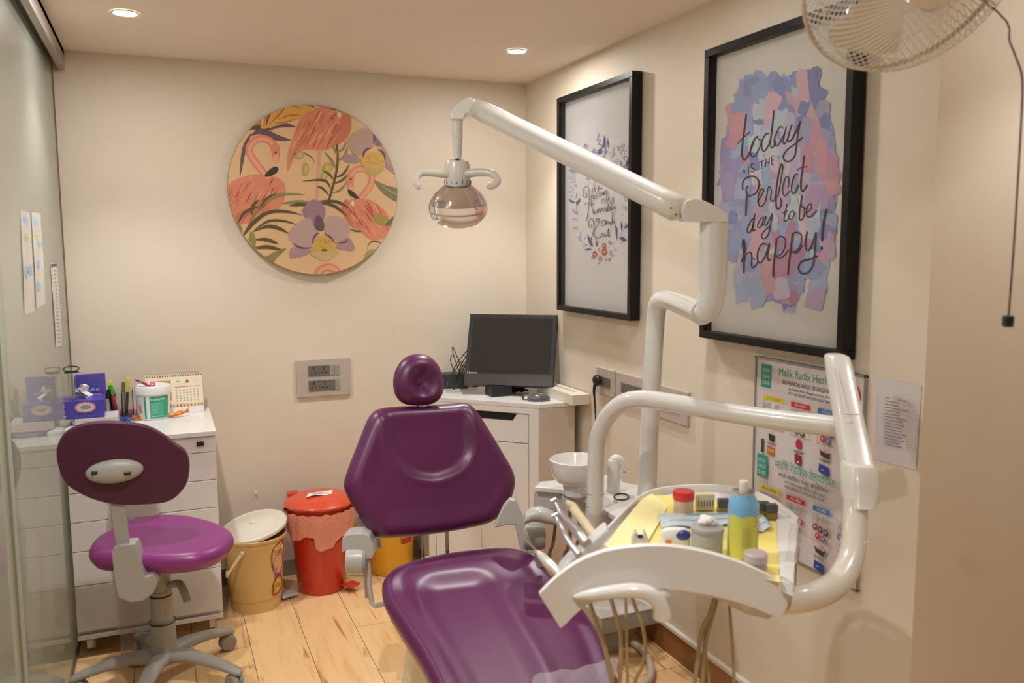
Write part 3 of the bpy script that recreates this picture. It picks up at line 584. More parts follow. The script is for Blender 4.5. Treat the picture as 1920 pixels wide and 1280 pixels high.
def board_half(v0, hindi):
    a.rect(.06, v0+.045, .165, v0+.165, teal)
    for k, s_ in enumerate(('RADIX', 'HEALTH', 'CARE')): a.text(s_, .075, v0+.085+k*.032, .02, '#d6ece6', w=.07, fy=-1)
    a.text('मलिक रेडिक्स हेल्थकेअर' if hindi else 'Malik Radix Healthcare', .24, v0+.088, .042, teal, w=.55 if hindi else .60, fy=-1)
    a.text('बायो-मेडिकल वेस्ट सेग्रीगेशन' if hindi else 'BIO-MEDICAL WASTE SEGREGATION', .28, v0+.128, .021, navy, w=.46, fy=-1)
    a.text('बायो-मेडिकल वेस्ट मैनेजमेंट रूल्स, 2016' if hindi else 'Bio-Medical Waste Management Rules, 2016', .34, v0+.152, .013, '#4a3d44', w=.37, fy=-1)
    a.text('सही डिब्बे में सही कचरा डालें' if hindi else 'PUT THE RIGHT WASTE IN RIGHT BIN', .34, v0+.175, .014, '#3a3036', w=.37, fy=-1)
    a.ring(.905, v0+.115, .05, .014, '#c43a45', -140, 120); a.ell(.89, v0+.115, .022, .03, '#6f8fc4')
    for x0, x1, c_, s_ in ((.085, .30, '#ddd02e', 'YELLOW CATEGORY'), (.37, .545, '#cf3038', 'RED CATEGORY'), (.62, .77, '#3f7fc0', 'BLUE CATEGORY'), (.84, .97, '#e6e0e2', 'WHITE CATEGORY')):
        a.rect(x0, v0+.205, x1, v0+.23, c_); a.text(s_ if not hindi else ('पीला डिब्बा', 'लाल डिब्बा', 'नीला डिब्बा', 'सफेद डिब्बा')[(.085, .37, .62, .84).index(x0)], x0+.035, v0+.224, .013, '#4a3a20' if x0 < .2 else '#f0e6ea', w=(x1-x0)-.07, fy=-1)
        for r in range(4):
            a.rect(x0, v0+.245+r*.009, x0+(x1-x0)*(.42-.05*(r % 2)), v0+.2475+r*.009, '#8a7c86'); a.rect(x0+(x1-x0)*.55, v0+.245+r*.009, x0+(x1-x0)*(.9-.07*(r % 2)), v0+.2475+r*.009, '#8a7c86')
        a.frame(x0, v0+.285, x1, v0+.375, .003, '#c98a90')
        cs = ['#7a5335', '#6b3a40', '#4a4a48', '#c8352f', '#7070a8', '#5a5f52']; w_ = (x1-x0)
        for q, (fx, fy) in enumerate(((.18, .31), (.5, .315), (.82, .32), (.34, .35), (.66, .355))): a.ell(x0+w_*fx, v0+fy-.002, .022, .0175, cs[(q+int(x0*20)) % 6], 14); a.ell(x0+w_*fx-.004, v0+fy-.004, .009, .007, '#c9b8b8', 10)
        xm = (x0+x1)/2; a.rect(xm-.0015, v0+.378, xm+.0015, v0+.395, '#b5555c')
        if x0 < .2: a.poly([(xm-.035, v0+.4), (xm+.03, v0+.405), (xm+.022, v0+.44), (xm-.03, v0+.435)], '#3a3030'); a.poly([(xm-.045, v0+.465), (xm+.03, v0+.47), (xm+.03, v0+.515), (xm-.042, v0+.51)], '#c96a35'); a.rect(xm-.04, v0+.48, xm+.028, v0+.495, '#dba055'); a.rect(xm-.11, v0+.44, xm-.08, v0+.51, '#4a4044')
        elif x0 < .5: a.ell(xm, v0+.41, .03, .026, '#b83050'); a.poly([(xm-.035, v0+.46), (xm+.03, v0+.465), (xm+.03, v0+.515), (xm-.032, v0+.51)], '#96272c'); a.rect(xm-.012, v0+.495, xm+.006, v0+.505, '#eadadd')
        elif x0 < .8: a.poly([(xm-.05, v0+.40), (xm+.05, v0+.405), (xm+.035, v0+.44), (xm-.035, v0+.43)], '#4a3b38'); a.poly([(xm-.05, v0+.40), (xm+.05, v0+.405), (xm+.03, v0+.412), (xm-.03, v0+.41)], '#dc9c8c'); a.poly([(xm-.045, v0+.47), (xm+.04, v0+.478), (xm+.045, v0+.51), (xm+.03, v0+.525), (xm-.05, v0+.51)], '#2f4a96'); a.rect(xm-.03, v0+.495, xm, v0+.499, '#9fb0dc')
        a.rect(xm-.05, v0+.445, xm+.05, v0+.449, '#6d6068'); a.rect(xm-.04, v0+.453, xm+.04, v0+.457, '#6d6068')
a.frame(.012, .01, .988, .992, .002, '#6d8c86')
board_half(-.01, False); board_half(.465, True)
a.build('printing', t)

# --- typed sheet taped near it, laminated sheets and strip on the glass
def sheet(name, label, Pts, n, lay, m=PAPER):
    P = [V(p) for p in Pts]; c_ = sum(P, V())/4; n = V(n)
    t = thing(name, label, 'paper', c_)
    def f(u, v):
        p = P[0].lerp(P[1], u).lerp(P[3].lerp(P[2], u), v)
        return p+n*(.0012+.0022*math.sin(3.1*u+2*v)**2*(v*(1-v)*4))
    g = MB().grid(f, 14, 20); part('sheet', g, m, t)
    A = Art(lambda u, v, z: f(u, v)+n*z); lay(A); A.build('print', t)
    return t
pw = [Xp(1641, 707, XR-.008), Xp(1729, 722, XR-.008), Xp(1718, 881, XR-.008), Xp(1640, 861, XR-.008)]
def lay1(A):
    for r in range(17):
        v = .2+r*.037; A.rect(.06, v, .97, v+.002, '#a8a0a4')
        if r: A.rect(.25, v-.022, .25+RNG.uniform(.3, .5), v-.012, '#857c82')
    for u in (.06, .2, .78, .97): A.rect(u, .2, u+.004, .8, '#a8a0a4')
sheet('typed_sheet', 'typed table on white paper taped to the right wall beside the waste board', pw, (-1, 0, 0), lay1, mat('typed_paper', (.66, .62, .64), .7))
def gl(*p): return [Xp(x, y, XL) for x, y in p]
def lay2(A):
    A.ell(.5, .09, .3, .045, '#a9c6dd'); A.ell(.5, .26, .3, .045, '#ccd28a'); A.ell(.3, .6, .2, .06, '#a9c6dd'); A.ell(.75, .58, .2, .06, '#a9c6dd')
    for y in (.08, .26, .59): A.rect(.4, y, .62, y+.006, '#5e7f93')
    A.rect(.45, .6, .6, .603, '#7f93a0')
def lay3(A):
    for u, v, c_ in ((.4, .1, '#a9c6dd'), (.4, .24, '#ccd28a'), (.75, .33, '#a9c6dd'), (.45, .55, '#a9c6dd'), (.35, .78, '#a9c6dd')): A.ell(u, v, .24, .05 if v != .33 else .04, c_); A.rect(u-.08, v, u+.08, v+.006, '#5e7f93')
LAM = mat('laminated_paper', (.70, .68, .68), .25, coat=.4)
sheet('laminated_chart', 'laminated chart with blue and yellow ovals on the glass, the nearer left one', gl((37, 393), (55, 399), (64, 583), (45, 592)), (1, 0, 0), lay2, LAM)
sheet('laminated_chart', 'laminated chart with small blue ovals on the glass, the right one of the pair', gl((58, 397), (75, 400), (84, 569), (67, 580)), (1, 0, 0), lay3, LAM)
def lay4(A):
    A.rect(.05, .01, .95, .05, '#4a4a4c')
    for r in range(20): A.rect(.1, .09+r*.045, .2, .095+r*.045, '#b06a72'); A.rect(.45, .085+r*.045, .6, .1+r*.045, '#55555a'); A.rect(.75, .1+r*.045, .95, .103+r*.045, '#9a9aa0')
sheet('ruler_strip', 'narrow white printed strip with a dark top on the glass, above the desk', gl((94, 494), (106, 492), (116, 648), (104, 650)), (1, 0, 0), lay4, LAM)
# ============================================================ LEFT DRAWER CABINET
cf, cx0, cx1, ct = 3.354, -.340, .168, .812
t = thing('drawer_cabinet', 'white drawer cabinet on castors beside the glass partition', 'cabinet', (-.086, 3.6, 0))
part('worktop', MB().box(cx0-.004, cx1+.004, cf-.012, YB-.004, ct-.018, ct), WHITE, t, bevel=.0015)
part('body', MB().box(cx0, cx1, cf+.018, YB-.01, .085, ct-.019), WHITE, t, bevel=.001)
part('bottom_panel', MB().box(cx0, cx1, cf, cf+.016, .068, .0845), WHITE, t, bevel=.001)
zs = [Yp(408, y, cf).z for y in (824, 847, 899, 951, 1003, 1064, 1146)]; zs[0] = ct-.021
for k in range(6):
    d = part('drawer', MB().box(cx0+.001, cx1-.001, cf, cf+.017, zs[k+1]+.0035, zs[k]), WHITE, t, bevel=.0015)
    part('drawer_lip', MB().box(cx0+.001, cx1-.001, cf+.002, cf+.017, zs[k]-.0005, zs[k]+.0012), mat('bright_edge', (.85, .83, .80), .3), d, smooth=False)
lk = Yp(378, 831, cf); part('lock', MB().lathe(lk, [(.001, .012), (.008, .012), (.0095, .006), (.0095, -.002)], axis=(0, -1, 0), n=18).box(lk.x-.018, lk.x-.006, cf-.01, cf-.002, lk.z-.008, lk.z+.008), BLACK, t)
def castor(x, y, par, h=.07, m=GREYL):
    c_ = part('castor', MB().lathe((x, y, h*.52), [(.001, -.014), (h*.42, -.014), (h*.46, -.008), (h*.46, -.003), (h*.3, -.002)], axis=(1, 0, 0), n=20).lathe((x, y, h*.52), [(h*.3, .002), (h*.46, .003), (h*.46, .008), (h*.42, .014), (.001, .014)], axis=(1, 0, 0), n=20), m, par)
    part('castor_brake', MB().obox((x-.004, y-h*.40, h*.55), (.02, .02, .032)).obox((x, y, h*.9), (.03, .035, .018)), PLASTW, c_, bevel=.002)
    return c_
for x, y in ((-.300, 3.42), (.13, 3.42), (-.30, 3.80), (.13, 3.80)): castor(x, y, t)

# ---- things on it
T = ct
def bx(name, P0, w, d, h, ang, m, label, cat, group=None, bevel=.001):
    c_, s_ = math.cos(ang), math.sin(ang); o = V(P0)
    ax = (V((c_, s_, 0)), V((-s_, c_, 0)), UP)
    return solo(name, MB().obox(o+UP*(h/2), (w, d, h), ax), m, label, cat, o, group, bevel=bevel), ax, o
blue = mat('blue_carton', (.075, .06, .42), .35, coat=.3)
# lower carton
lo = Yp(181, 792, 3.50); lo.z = T
t = thing('glove_box', 'grey and blue glove carton under the open blue box on the desk', 'box', lo, 'glove cartons stacked on the left cabinet')
part('carton', MB().obox(lo+V((0, .06, .0275)), (.145, .13, .055)), mat('grey_carton', (.62, .56, .58), .5), t, bevel=.001)
A = Art(lambda u, v, z: V((lo.x-.0725+.145*u, lo.y+.06-.0652-z, T+.055*v)))
A.rect(0, 0, 1, .42, '#3a3380'); A.text('GLOVES', .38, .12, .16, '#d8d6ea', w=.45); A.ell(.3, .72, .14, .14, '#d9b6bb'); A.ell(.3, .72, .1, .09, '#c9c0c4'); A.ell(.78, .72, .12, .12, '#d9b6bb'); A.build('label', t)
up_ = V((Yp(157, 780, 3.50).x, lo.y, T+.056))
t = thing('glove_box', 'open blue glove carton with raised lid and a white tissue pulled out', 'box', up_, 'glove cartons stacked on the left cabinet')
part('carton', MB().obox(up_+V((0, .065, .034)), (.142, .13, .068)), blue, t, bevel=.001)
lidp = MB().obox(up_+V((.02, .145, .108)), (.105, .004, .085), (V((1, 0, 0)), V((0, .97, .2)), V((0, -.2, .97))))
ld = part('lid', lidp, mat('violet_carton', (.14, .11, .50), .35, coat=.3), t)
A = Art(lambda u, v, z: up_+V((-.071+.142*u, -.0002-z, .068*v)))
for i in range(18): A.ell(.02+RNG.uniform(0, .05), i/18, .03, .03, RNG.choice(['#e0a080', '#d9b0c0', '#7a80c0']), 8)
for i in range(16):
    b = i*math.pi/8; A.ell(.55+.2*math.cos(b), .62+.22*math.sin(b), .05, .09, '#e2a58a', 8)
A.ell(.55, .62, .2, .22, '#cfc6d6'); A.ell(.56, .62, .13, .12, '#8f8a96'); A.text('LATEX', .3, .1, .12, '#5f62c4', w=.5); A.build('label', t)
A = Art(lambda u, v, z: up_+V((-.03+.1*u, .1385+.0085*v*2-.0005-z, .07+.08*v)))
for i in range(14):
    b = i*math.pi/7; A.ell(.62+.13*math.cos(b), .62+.16*math.sin(b), .05, .07, '#e8bfa8', 8)
A.ell(.62, .62, .12, .14, '#d9cfd6'); A.text('CARE', .1, .12, .14, '#b9bfe6', w=.7); A.build('label', ld)
def fold(u, v):
    x = -.02+.045*u*(1-.35*v); return up_+V((x+.008*math.sin(9*v), .07+.018*math.sin(7*u+2*v), .066+.06*v*(1-.3*abs(u-.3))))
part('tissue', MB().grid(fold, 14, 12), PAPER, t)
# tube stand
b = Zp(141, 811, T)
t = thing('tube_stand', 'clear glass tube standing on a white round base, with a black ring on top', 'stand', b)
part('base', MB().lathe(b, [(.043, 0), (.046, .008), (.042, .018), (.028, .027), (.012, .031), (.001, .032)], cap0=True, sy=.8), mat('milky_base', (.85, .85, .84), .15, coat=.8), t)
part('glass_tube', MB().lathe(b, [(.0135, .03), (.0135, .22), (.0145, .228), (.012, .23), (.0115, .04)], cap0=False, cap1=False), CLEAR, t)
part('rod', MB().tube([b+V((.003, 0, .03)), b+V((.001, 0, .222))], .0035, 8), STEEL, t)
part('ring', MB().tube([b+V((.026*math.cos(q*.3142), .016*math.sin(q*.3142), .243+.008*math.sin(q*.3142))) for q in range(21)], .0022, 8, cap=False).tube([b+V((.024*math.cos(q*.3142), .015*math.sin(q*.3142), .230)) for q in range(21)], .0022, 8, cap=False), BLACK, t)
# marker leaning
b = Zp(152, 797, T)
t = thing('marker', 'white marker with a black cap leaning on the blue carton', 'marker', b)
e = b+V((.022, .035, .092)); part('barrel', MB().tube([b, b.lerp(e, .68)], .0055, 10), PLASTW, t); part('cap', MB().tube([b.lerp(e, .66), e], [.0065, .007], 10), BLACK, t)
# pen holder and pens
b = Zp(231, 781, T)
t = thing('pen_holder', 'clear acrylic holder on the desk', 'pen holder', b)
hs = .042; q = MB()
for x0, x1, y0, y1, z0, z1 in ((-hs, hs, -.03, -.027, 0, .105), (-hs, hs, .027, .03, 0, .12), (-hs, -hs+.003, -.03, .03, 0, .11), (hs-.003, hs, -.03, .03, 0, .11), (-hs, hs, -.03, .03, 0, .003), (-.002, .001, -.03, .03, 0, .11)): q.box(b.x+x0, b.x+x1, b.y+y0, b.y+y1, b.z+z0, b.z+z1)
part('case', q, CLEAR, t, smooth=False)
for dx, dy, ln, lean, c1, c2, lb, hh in ((-.022, .0, .13, -.02, '#b93a52', '#35b52b', 'red highlighter with a green top and yellow cap in the clear holder', True), (-.036, -.01, .115, -.012, '#3a3438', '#2c2a2a', 'thin dark pen at the left of the clear holder', False), (.012, .005, .14, .012, '#4a463c', '#d9d23a', 'dark pen with a pale yellow clip at the right of the clear holder', True), (.003, .012, .138, .004, '#9a948c', '#7b766e', 'grey metal pen in the middle of the clear holder', False)):
    p = b+V((dx, dy, .0045)); e = p+V((lean, 0, ln)); p2 = thing('pen', lb, 'pen', p, 'pens in the clear holder'); r = .0085 if hh and lean < 0 else .006
    part('barrel', MB().tube([p, p.lerp(e, .7)], r, 10), mat('pen_'+c1, c1, .3), p2); part('cap', MB().tube([p.lerp(e, .69), e], r*1.1, 10), mat('pen_'+c2, c2, .3), p2)
    if hh: part('clip', MB().obox(p.lerp(e, 1.04)+V((.001, 0, 0)), (.012, .012, .022)), mat('yellow_cap', '#e2d83c', .3), p2, bevel=.002)
b2 = Zp(205, 779, T)
t = thing('pouch', 'folded black and clear pouch standing between the carton and the pen holder', 'pouch', b2)
part('black_sleeve', MB().obox(b2+V((.0, .03, .085)), (.05, .012, .035), (V((.97, .1, .2)), V((-.1, .99, 0)), V((-.2, 0, .97)))), BLACK, t, bevel=.003)
part('clear_sleeve', MB().obox(b2+V((-.004, .03, .035)), (.042, .012, .07), (V((.97, .1, .2)), V((-.1, .99, 0)), V((-.2, 0, .97)))), mat('smoky_film', (.45, .42, .42), .15, coat=.5), t, bevel=.003)
b = Zp(243, 778, T)
t = solo('soap_case', MB().obox(b+V((0, 0, .0165)), (.072, .045, .033), (V((.98, -.2, 0)), V((.2, .98, 0)), UP)), mat('rose_plastic', (.62, .30, .38), .25, coat=.5), 'small rounded pink plastic case beside the white tub', 'case', b, bevel=.009, seg=4)
b = Zp(236, 786, T)-V((.01, .055, 0)); q = MB(); R2 = random.Random(9)
for i in range(34):
    x = R2.uniform(-.038, .036); y = R2.uniform(-.012, .012); z = R2.uniform(.004, .02)*(1-abs(x)/.06); an = R2.uniform(0, 3.1)
    q.tube([b+V((x, y, z)), b+V((x+.009*math.cos(an), y+.006*math.sin(an), z+.006)), b+V((x+.014*math.cos(an), y+.008*math.sin(an), z*.5))], .0026, 6)
solo('rubber_bands', q, mat('blue_rubber', (.02, .07, .42), .4), 'small heap of blue rubber bands on the desk', 'rubber bands', b)['kind'] = 'stuff'
b = Zp(259, 787, T)-V((.005, .01, 0)); q = MB()
for i in range(14):
    x = R2.uniform(-.02, .02); y = R2.uniform(-.012, .012); q.tube([b+V((x, y, .004)), b+V((x+.008, y+.004, .018)), b+V((x+.015, y, .026*R2.random()+.004))], .003, 6)
solo('wax_sticks', q, mat('orange_wax', (.62, .22, .03), .4), 'little heap of orange bits between the pink case and the white tub', 'bits', b)['kind'] = 'stuff'
b = Zp(253, 795, T)
solo('cotton_roll', MB().obox(b+V((0, -.0, .004)), (.065, .03, .008), (V((.96, .25, 0)), V((-.25, .96, 0)), UP)), PAPER, 'flat white wrapper lying in front of the blue rubber bands', 'wrapper', b, bevel=.002)
# impression putty tub
b = Zp(289, 783, T)
t = thing('putty_tub', 'white plastic tub with a green label reading zetaplus on the desk', 'tub', b)
part('tub', MB().lathe(b, [(.058, 0), (.061, .003), (.066, .105), (.001, .105)], n=48), mat('tub_white', (.84, .83, .82), .3, coat=.3), t)
lidt = part('tub_lid', MB().lathe(b, [(.068, .104), (.070, .106), (.070, .128), (.067, .135), (.060, .137), (.056, .134), (.001, .134)], n=48), mat('tub_white', 0), t)
def cyl(u, v, z): a_ = math.radians(-155+163*u); r = .0612+.0046*v+.0006+z; return b+V((r*math.cos(a_), r*math.sin(a_), .008+.09*v))
A = Art(cyl)
def rc(x0, y0, x1, y1, c, n=14):
    for i in range(n): A.rect(x0+(x1-x0)*i/n, y0, x0+(x1-x0)*(i+1)/n, y1, c); A.z -= A.step
    A.z += A.step
gr = '#1d9f78'
rc(.33, 0, .75, 1, gr); rc(.34, .0, .74, .75, '#4ab394'); rc(.62, .1, .74, .72, '#2fa583'); A.text('zetaplus', .35, .82, .13, '#e8f5ef', w=.32)
for i in range(12): rc(.36, .2+i*.042, .36+.1+.08*((i*7) % 3)/3, .212+i*.042, '#a8d8c6', 5)
for i in range(6): A.ell(.37+i*.045, .1, .012, .03, '#d6efe6', 10)
rc(.03, 0, .26, 1, '#dcd9d6'); rc(.21, 0, .25, 1, gr, 4); rc(.06, .25, .14, .6, '#c98a70', 5)
A.build('label', t)
b3 = b+V((-.03, -.02, .1375))
def sach(u, v): return b3+V((-.035+.075*u, -.012+.028*v, .006+.022*(1-u)**2+.006*math.sin(6*u+3*v)))
t = thing('sachet', 'torn pink and white sachet lying on the lid of the white tub', 'sachet', b3)
def sach2(u, v): return sach(u, v)-V((0, 0, .004))
part('foil', MB().grid(sach, 14, 8).grid(sach2, 14, 8), mat('pink_foil', (.72, .10, .33), .25, coat=.4), t)
A = Art(lambda u, v, z: sach(u, v)+V((0, -z, z*3)))
for u in (.1, .38, .62, .85): A.poly([(u, 0), (u+.08, 0), (u+.14, 1), (u+.04, 1)], '#efe6ea')
A.build('stripes', t)
b = Zp(333, 782, T)
t = thing('candy_wrapper', 'crumpled orange wrapper on the desk to the right of the tub', 'wrapper', b)
def wr(s_): return lambda u, v: b+V((-.03+.075*u, -.012+.02*math.sin(3*v)+.012*u, .002+s_*.010*math.sin(math.pi*v)+.016*u*u+.004*math.sin(11*u+5*v)+.006))
part('foil', MB().grid(wr(1), 18, 8).grid(wr(-.3), 18, 8), mat('orange_foil', (.82, .27, .02), .3, coat=.4, var=.2, vscale=40), t)
# desk calendar
c0, c1 = Zp(302, 772, T), Zp(384, 764, T); c0, c1 = Yp(276, 777, 3.755), Yp(383, 765, 3.765); c0.z = c1.z = T+.001
ex = (c1-c0).normalized(); bk = V((-ex.y, ex.x, 0)); W = (c1-c0).length; Hh = .168; tilt = (UP*.955+bk*.295).normalized()
t = thing('desk_calendar', 'tent desk calendar with a photo and a month grid, leaning at the back wall', 'calendar', c0.lerp(c1, .5))
nn = ex.cross(tilt).normalized(); nn = nn if nn.y < 0 else -nn
part('front_leaf', MB().prism([c0, c1, c1+tilt*Hh, c0+tilt*Hh], -nn*.002), mat('calendar_base', (.80, .78, .78), .6), t, smooth=False)
bl = c0+bk*.085; br_ = c1+bk*.085; part('back_leaf', MB().prism([bl, br_, c1+tilt*Hh, c0+tilt*Hh], nn*.001), mat('calendar_base', 0), t, smooth=False)
q = MB()
for i in range(30):
    p = c0.lerp(c1, (i+.7)/31)+tilt*(Hh+.002); q.tube([p+tilt*(.006*math.sin(x))-nn*(-.006*math.cos(x)) for x in [k*.6283 for k in range(11)]], .0007, 5, cap=False)
part('spiral_binding', q, STEEL, t)
A = Art(lambda u, v, z: c0+ex*(W*u)+tilt*(Hh*v)+nn*(.0003+z))
A.rect(0, .16, 1, 1, '#eadfc6'); A.rect(0, .16, 1, .24, '#dcc08c'); A.rect(0, .93, 1, 1, '#e2cba6')
for i in range(22): A.poly([(.02+i*.045, .93), (.05+i*.045, .93), (.035+i*.045, .985)], RNG.choice(['#8a4a4a', '#6b5560', '#b5603f'])); A.z -= A.step
for i in range(16): A.poly([(.02+i*.062, .17), (.05+i*.062, .17), (.035+i*.062, .225)], RNG.choice(['#5a4a4a', '#a8503a'])); A.z -= A.step
A.z += A.step*2; A.rect(.07, .33, .44, .84, '#c79a4e'); A.rect(.09, .35, .42, .82, '#a59aa2'); A.rect(.09, .35, .42, .55, '#857c86'); A.poly([(.17, .4), (.24, .64), (.33, .64), (.38, .4)], '#dcd6dc'); A.ell(.27, .7, .035, .06, '#e6e0e4'); A.poly([(.25, .62), (.28, .52), (.31, .62)], '#4a424a')
A.rect(.5, .655, .95, .668, '#d05a48'); A.poly([(.69, .76), (.77, .76), (.73, .86)], '#b5482c'); A.rect(.53, .80, .6, .815, '#c08a70'); A.rect(.86, .8, .92, .815, '#c08a70')
for r in range(5):
    for c_ in range(7): A.rect(.52+c_*.062, .30+r*.065, .545+c_*.062, .325+r*.065, '#c79a80' if c_ == 6 else '#a8a097'); A.z -= A.step
A.build('print', t)

# translucent waste bin between the stool and the cabinet
b = V((.0, 3.24, 0)); b = Yp(262, 1150, 3.25); b.z = 0
t = thing('waste_bin', 'translucent white waste bin behind the stool, in front of the drawers', 'bin', b)
part('bin_shell', MB().lathe(b, [(.001, .004), (.062, .004), (.068, .01), (.085, .60), (.088, .605), (.088, .612), (.083, .61), (.064, .014), (.001, .012)], n=40), mat('translucent_polythene', (.92, .88, .86), .12, trans=.95, ior=1.08), t)

# ============================================================ STOOL
sc0 = V((-.047, 3.056, 0))
def P_(x, y, d): return Yp(x, y, d)
t = thing('dental_stool', 'purple stool with a backrest on a grey castor base in front of the drawers', 'stool', sc0)
q = MB().lathe(sc0, [(.036, .072), (.052, .078), (.052, .095), (.044, .105), (.042, .22), (.036, .222), (.036, .33), (.034, .332), (.033, .43), (.045, .46), (.05, .475), (.001, .475)], n=32)
part('column', q, GREY, t)
part('column_ring', MB().lathe(sc0, [(.043, .216), (.0435, .219), (.043, .222)], cap0=False, cap1=False).lathe(sc0, [(.037, .312), (.0375, .315), (.037, .318)], cap0=False, cap1=False), BLACK, t)
for k in range(5):
    an = math.radians(36+72*k); d = V((math.cos(an), math.sin(an), 0)); s_ = V((-d.y, d.x, 0)); rings = []
    for f, z, w_, h_ in ((.03, .112, .036, .026), (.10, .118, .030, .021), (.18, .108, .026, .018), (.25, .092, .023, .015), (.285, .081, .021, .012), (.297, .078, .012, .007)):
        c_ = sc0+d*f+UP*(z-.014); rings.append([c_+s_*(w_*math.cos(x))+UP*(h_*math.sin(x)) for x in [j*2*math.pi/16 for j in range(16)]])
    leg = part('base_arm', MB().loft(rings), GREY, t)
    p = sc0+d*.27; a2 = V((math.cos(an+1.2), math.sin(an+1.2), 0))
    part('castor', MB().lathe(p+UP*.031, [(.001, -.02), (.026, -.02), (.031, -.014), (.031, -.004), (.022, -.003), (.022, .003), (.031, .004), (.031, .014), (.026, .02), (.001, .02)], axis=a2, n=22).tube([p+UP*.045, p+UP*.075], .012, 10), GREY, leg)
so_ = catmull([Zp(x, y, .552) for x, y in ((165, 1022), (178, 1003), (205, 986), (240, 966), (272, 958), (312, 956), (352, 958), (386, 966), (416, 978), (437, 992), (434, 1004), (420, 1016), (395, 1027), (360, 1035), (310, 1038), (260, 1037), (210, 1034), (176, 1031))], 4, True)
so = [V((sc0.x+.02+.232*math.cos(x)*(1-.10*math.sin(x)), sc0.y+.015+.205*math.sin(x)*(1+.06*math.cos(2*x)), .555)) for x in [k*2*math.pi/72 for k in range(72)]]
def sdisp(p):
    dx, dy = p.x-sc0.x-.02, p.y-sc0.y-.015; r = math.hypot(dx/.23, dy/.2)
    return -.010*math.exp(-(r/.6)**2)+.012*(dx/.23)**2*max(0, 1-abs(dy)/.25)
part('seat', MB().cushion([p-UP*.006 for p in so_], (0, 0, 1), .068, .032, sdisp, back=.86), PURPLES, t)
part('seat_mechanism', MB().obox(sc0+V((.01, 0, .472)), (.2, .12, .028)).tube([sc0+V((.0, -.02, .462)), sc0+V((-.05, -.1, .41)), P_(262, 1085, 2.83)], [.035, .04, .04], 14, 4), GREY, t, bevel=.006)
# back bar, housing, levers
hb = [(833/4, 268/4+960)]
ho = [(209, 1034), (214, 1025), (235, 1021), (252, 1020), (257, 1030), (262, 1060), (272, 1082), (286, 1078), (296, 1090), (287, 1112), (268, 1126), (243, 1129), (222, 1120), (217, 1100), (213, 1070)]
part('back_housing', MB().prism([P_(x, y, 2.775) for x, y in ho], V((.012, .062, 0))), GREY, t, bevel=.008, seg=3)
part('back_bar', MB().loft([[P_(x-w/2, y, d), P_(x+w/2, y, d), P_(x+w/2, y, d)+V((0, .014, 0)), P_(x-w/2, y, d)+V((0, .014, 0))] for x, y, w, d in ((233, 1045, 26, 2.79), (229, 1010, 27, 2.79), (222, 960, 28, 2.78), (217, 920, 30, 2.775), (215, 885, 30, 2.755))]), GREY, t, bevel=.003)
part('height_lever', MB().tube([sc0+V((.03, -.02, .35)), P_(338, 1095, 3.0), P_(352, 1128, 2.96)], [.012, .014, .013], 12, 4), GREY, t)
part('tilt_lever', MB().tube([sc0+V((.12, 0, .462)), sc0+V((.2, .02, .455)), sc0+V((.235, .02, .458))], [.008, .011, .010], 12, 4), GREYL, t)
bo = [(106, 850), (113, 822), (132, 802), (165, 791), (200, 788), (240, 790), (270, 795), (300, 808), (330, 830), (348, 843), (355, 862), (355, 884), (350, 905), (335, 925), (312, 938), (275, 942), (235, 943), (195, 938), (160, 926), (130, 908), (114, 885)]
pb = Yp(230, 866, 2.775); nb = V((.05, 1, .12)).normalized()
bo3 = catmull([PL(x, y, pb, nb) for x, y in bo], 4, True)
bk_ = part('backrest', MB().cushion(bo3, nb, .02, .022, lambda p: .018, back=.97), PURPLEB, t)
part('bracket', MB().ell(PL(215, 883, pb-nb*.024, nb), (.080, .022, .036), (V((.99, -.03, .02)).normalized(), nb, UP), n=36, m=18), GREY, t)
part('bracket_screw', MB().obox(PL(177, 886, pb-nb*.040, nb), (.018, .010, .010)).obox(PL(239, 887, pb-nb*.042, nb), (.020, .010, .010)), BLACK, t, bevel=.003)

# ============================================================ BINS
b = Zp(481, 1133, 0)
t = thing('bucket', 'cream plastic bucket with its lid tipped to one side, left of the red bin', 'bucket', b)
part('bucket_body', MB().lathe(b, [(.001, .003), (.096, .003), (.100, .0), (.103, .05), (.106, .052), (.127, .30), (.133, .302), (.134, .312), (.130, .314), (.126, .308), (.100, .02), (.001, .015)], n=56), mat('cream_bucket', (.66, .43, .16), .35, coat=.25), t)
lc = b+V((.002, .01, .338)); tn = V((-.20, -.12, 1)).normalized(); x_, y_, _ = basis(tn)
part('bucket_lid', MB().lathe(lc, [(.136, -.010), (.139, -.006), (.138, .004), (.130, .009), (.118, .007), (.110, .010), (.04, .018), (.034, .020), (.001, .020)], axis=tn, n=56), mat('aged_cream_lid', (.72, .66, .56), .4, var=.10, vscale=12), t)
part('lid_button', MB().lathe(lc+tn*.019, [(.012, 0), (.012, .004), (.001, .007)], axis=tn, n=16), PLASTW, t)
part('handle', MB().tube([b+V((-.06, -.118, .27)), b+V((-.085, -.135, .245)), b+V((-.118, -.15, .205)), b+V((-.120, -.13, .19)), b+V((-.118, -.10, .2))], [.009, .006, .005, .005, .005], 10, 4).ell(b+V((-.058, -.118, .272)), (.011, .011, .011)), mat('cream_handle', (.66, .52, .34), .35), t)
def bc(u, v, z): a_ = math.radians(-64+40*u); r = .1065+.020*v+.002+z; return b+V((r*math.cos(a_), r*math.sin(a_), .055+.24*v))
A = Art(bc); rd = '#a93a3c'
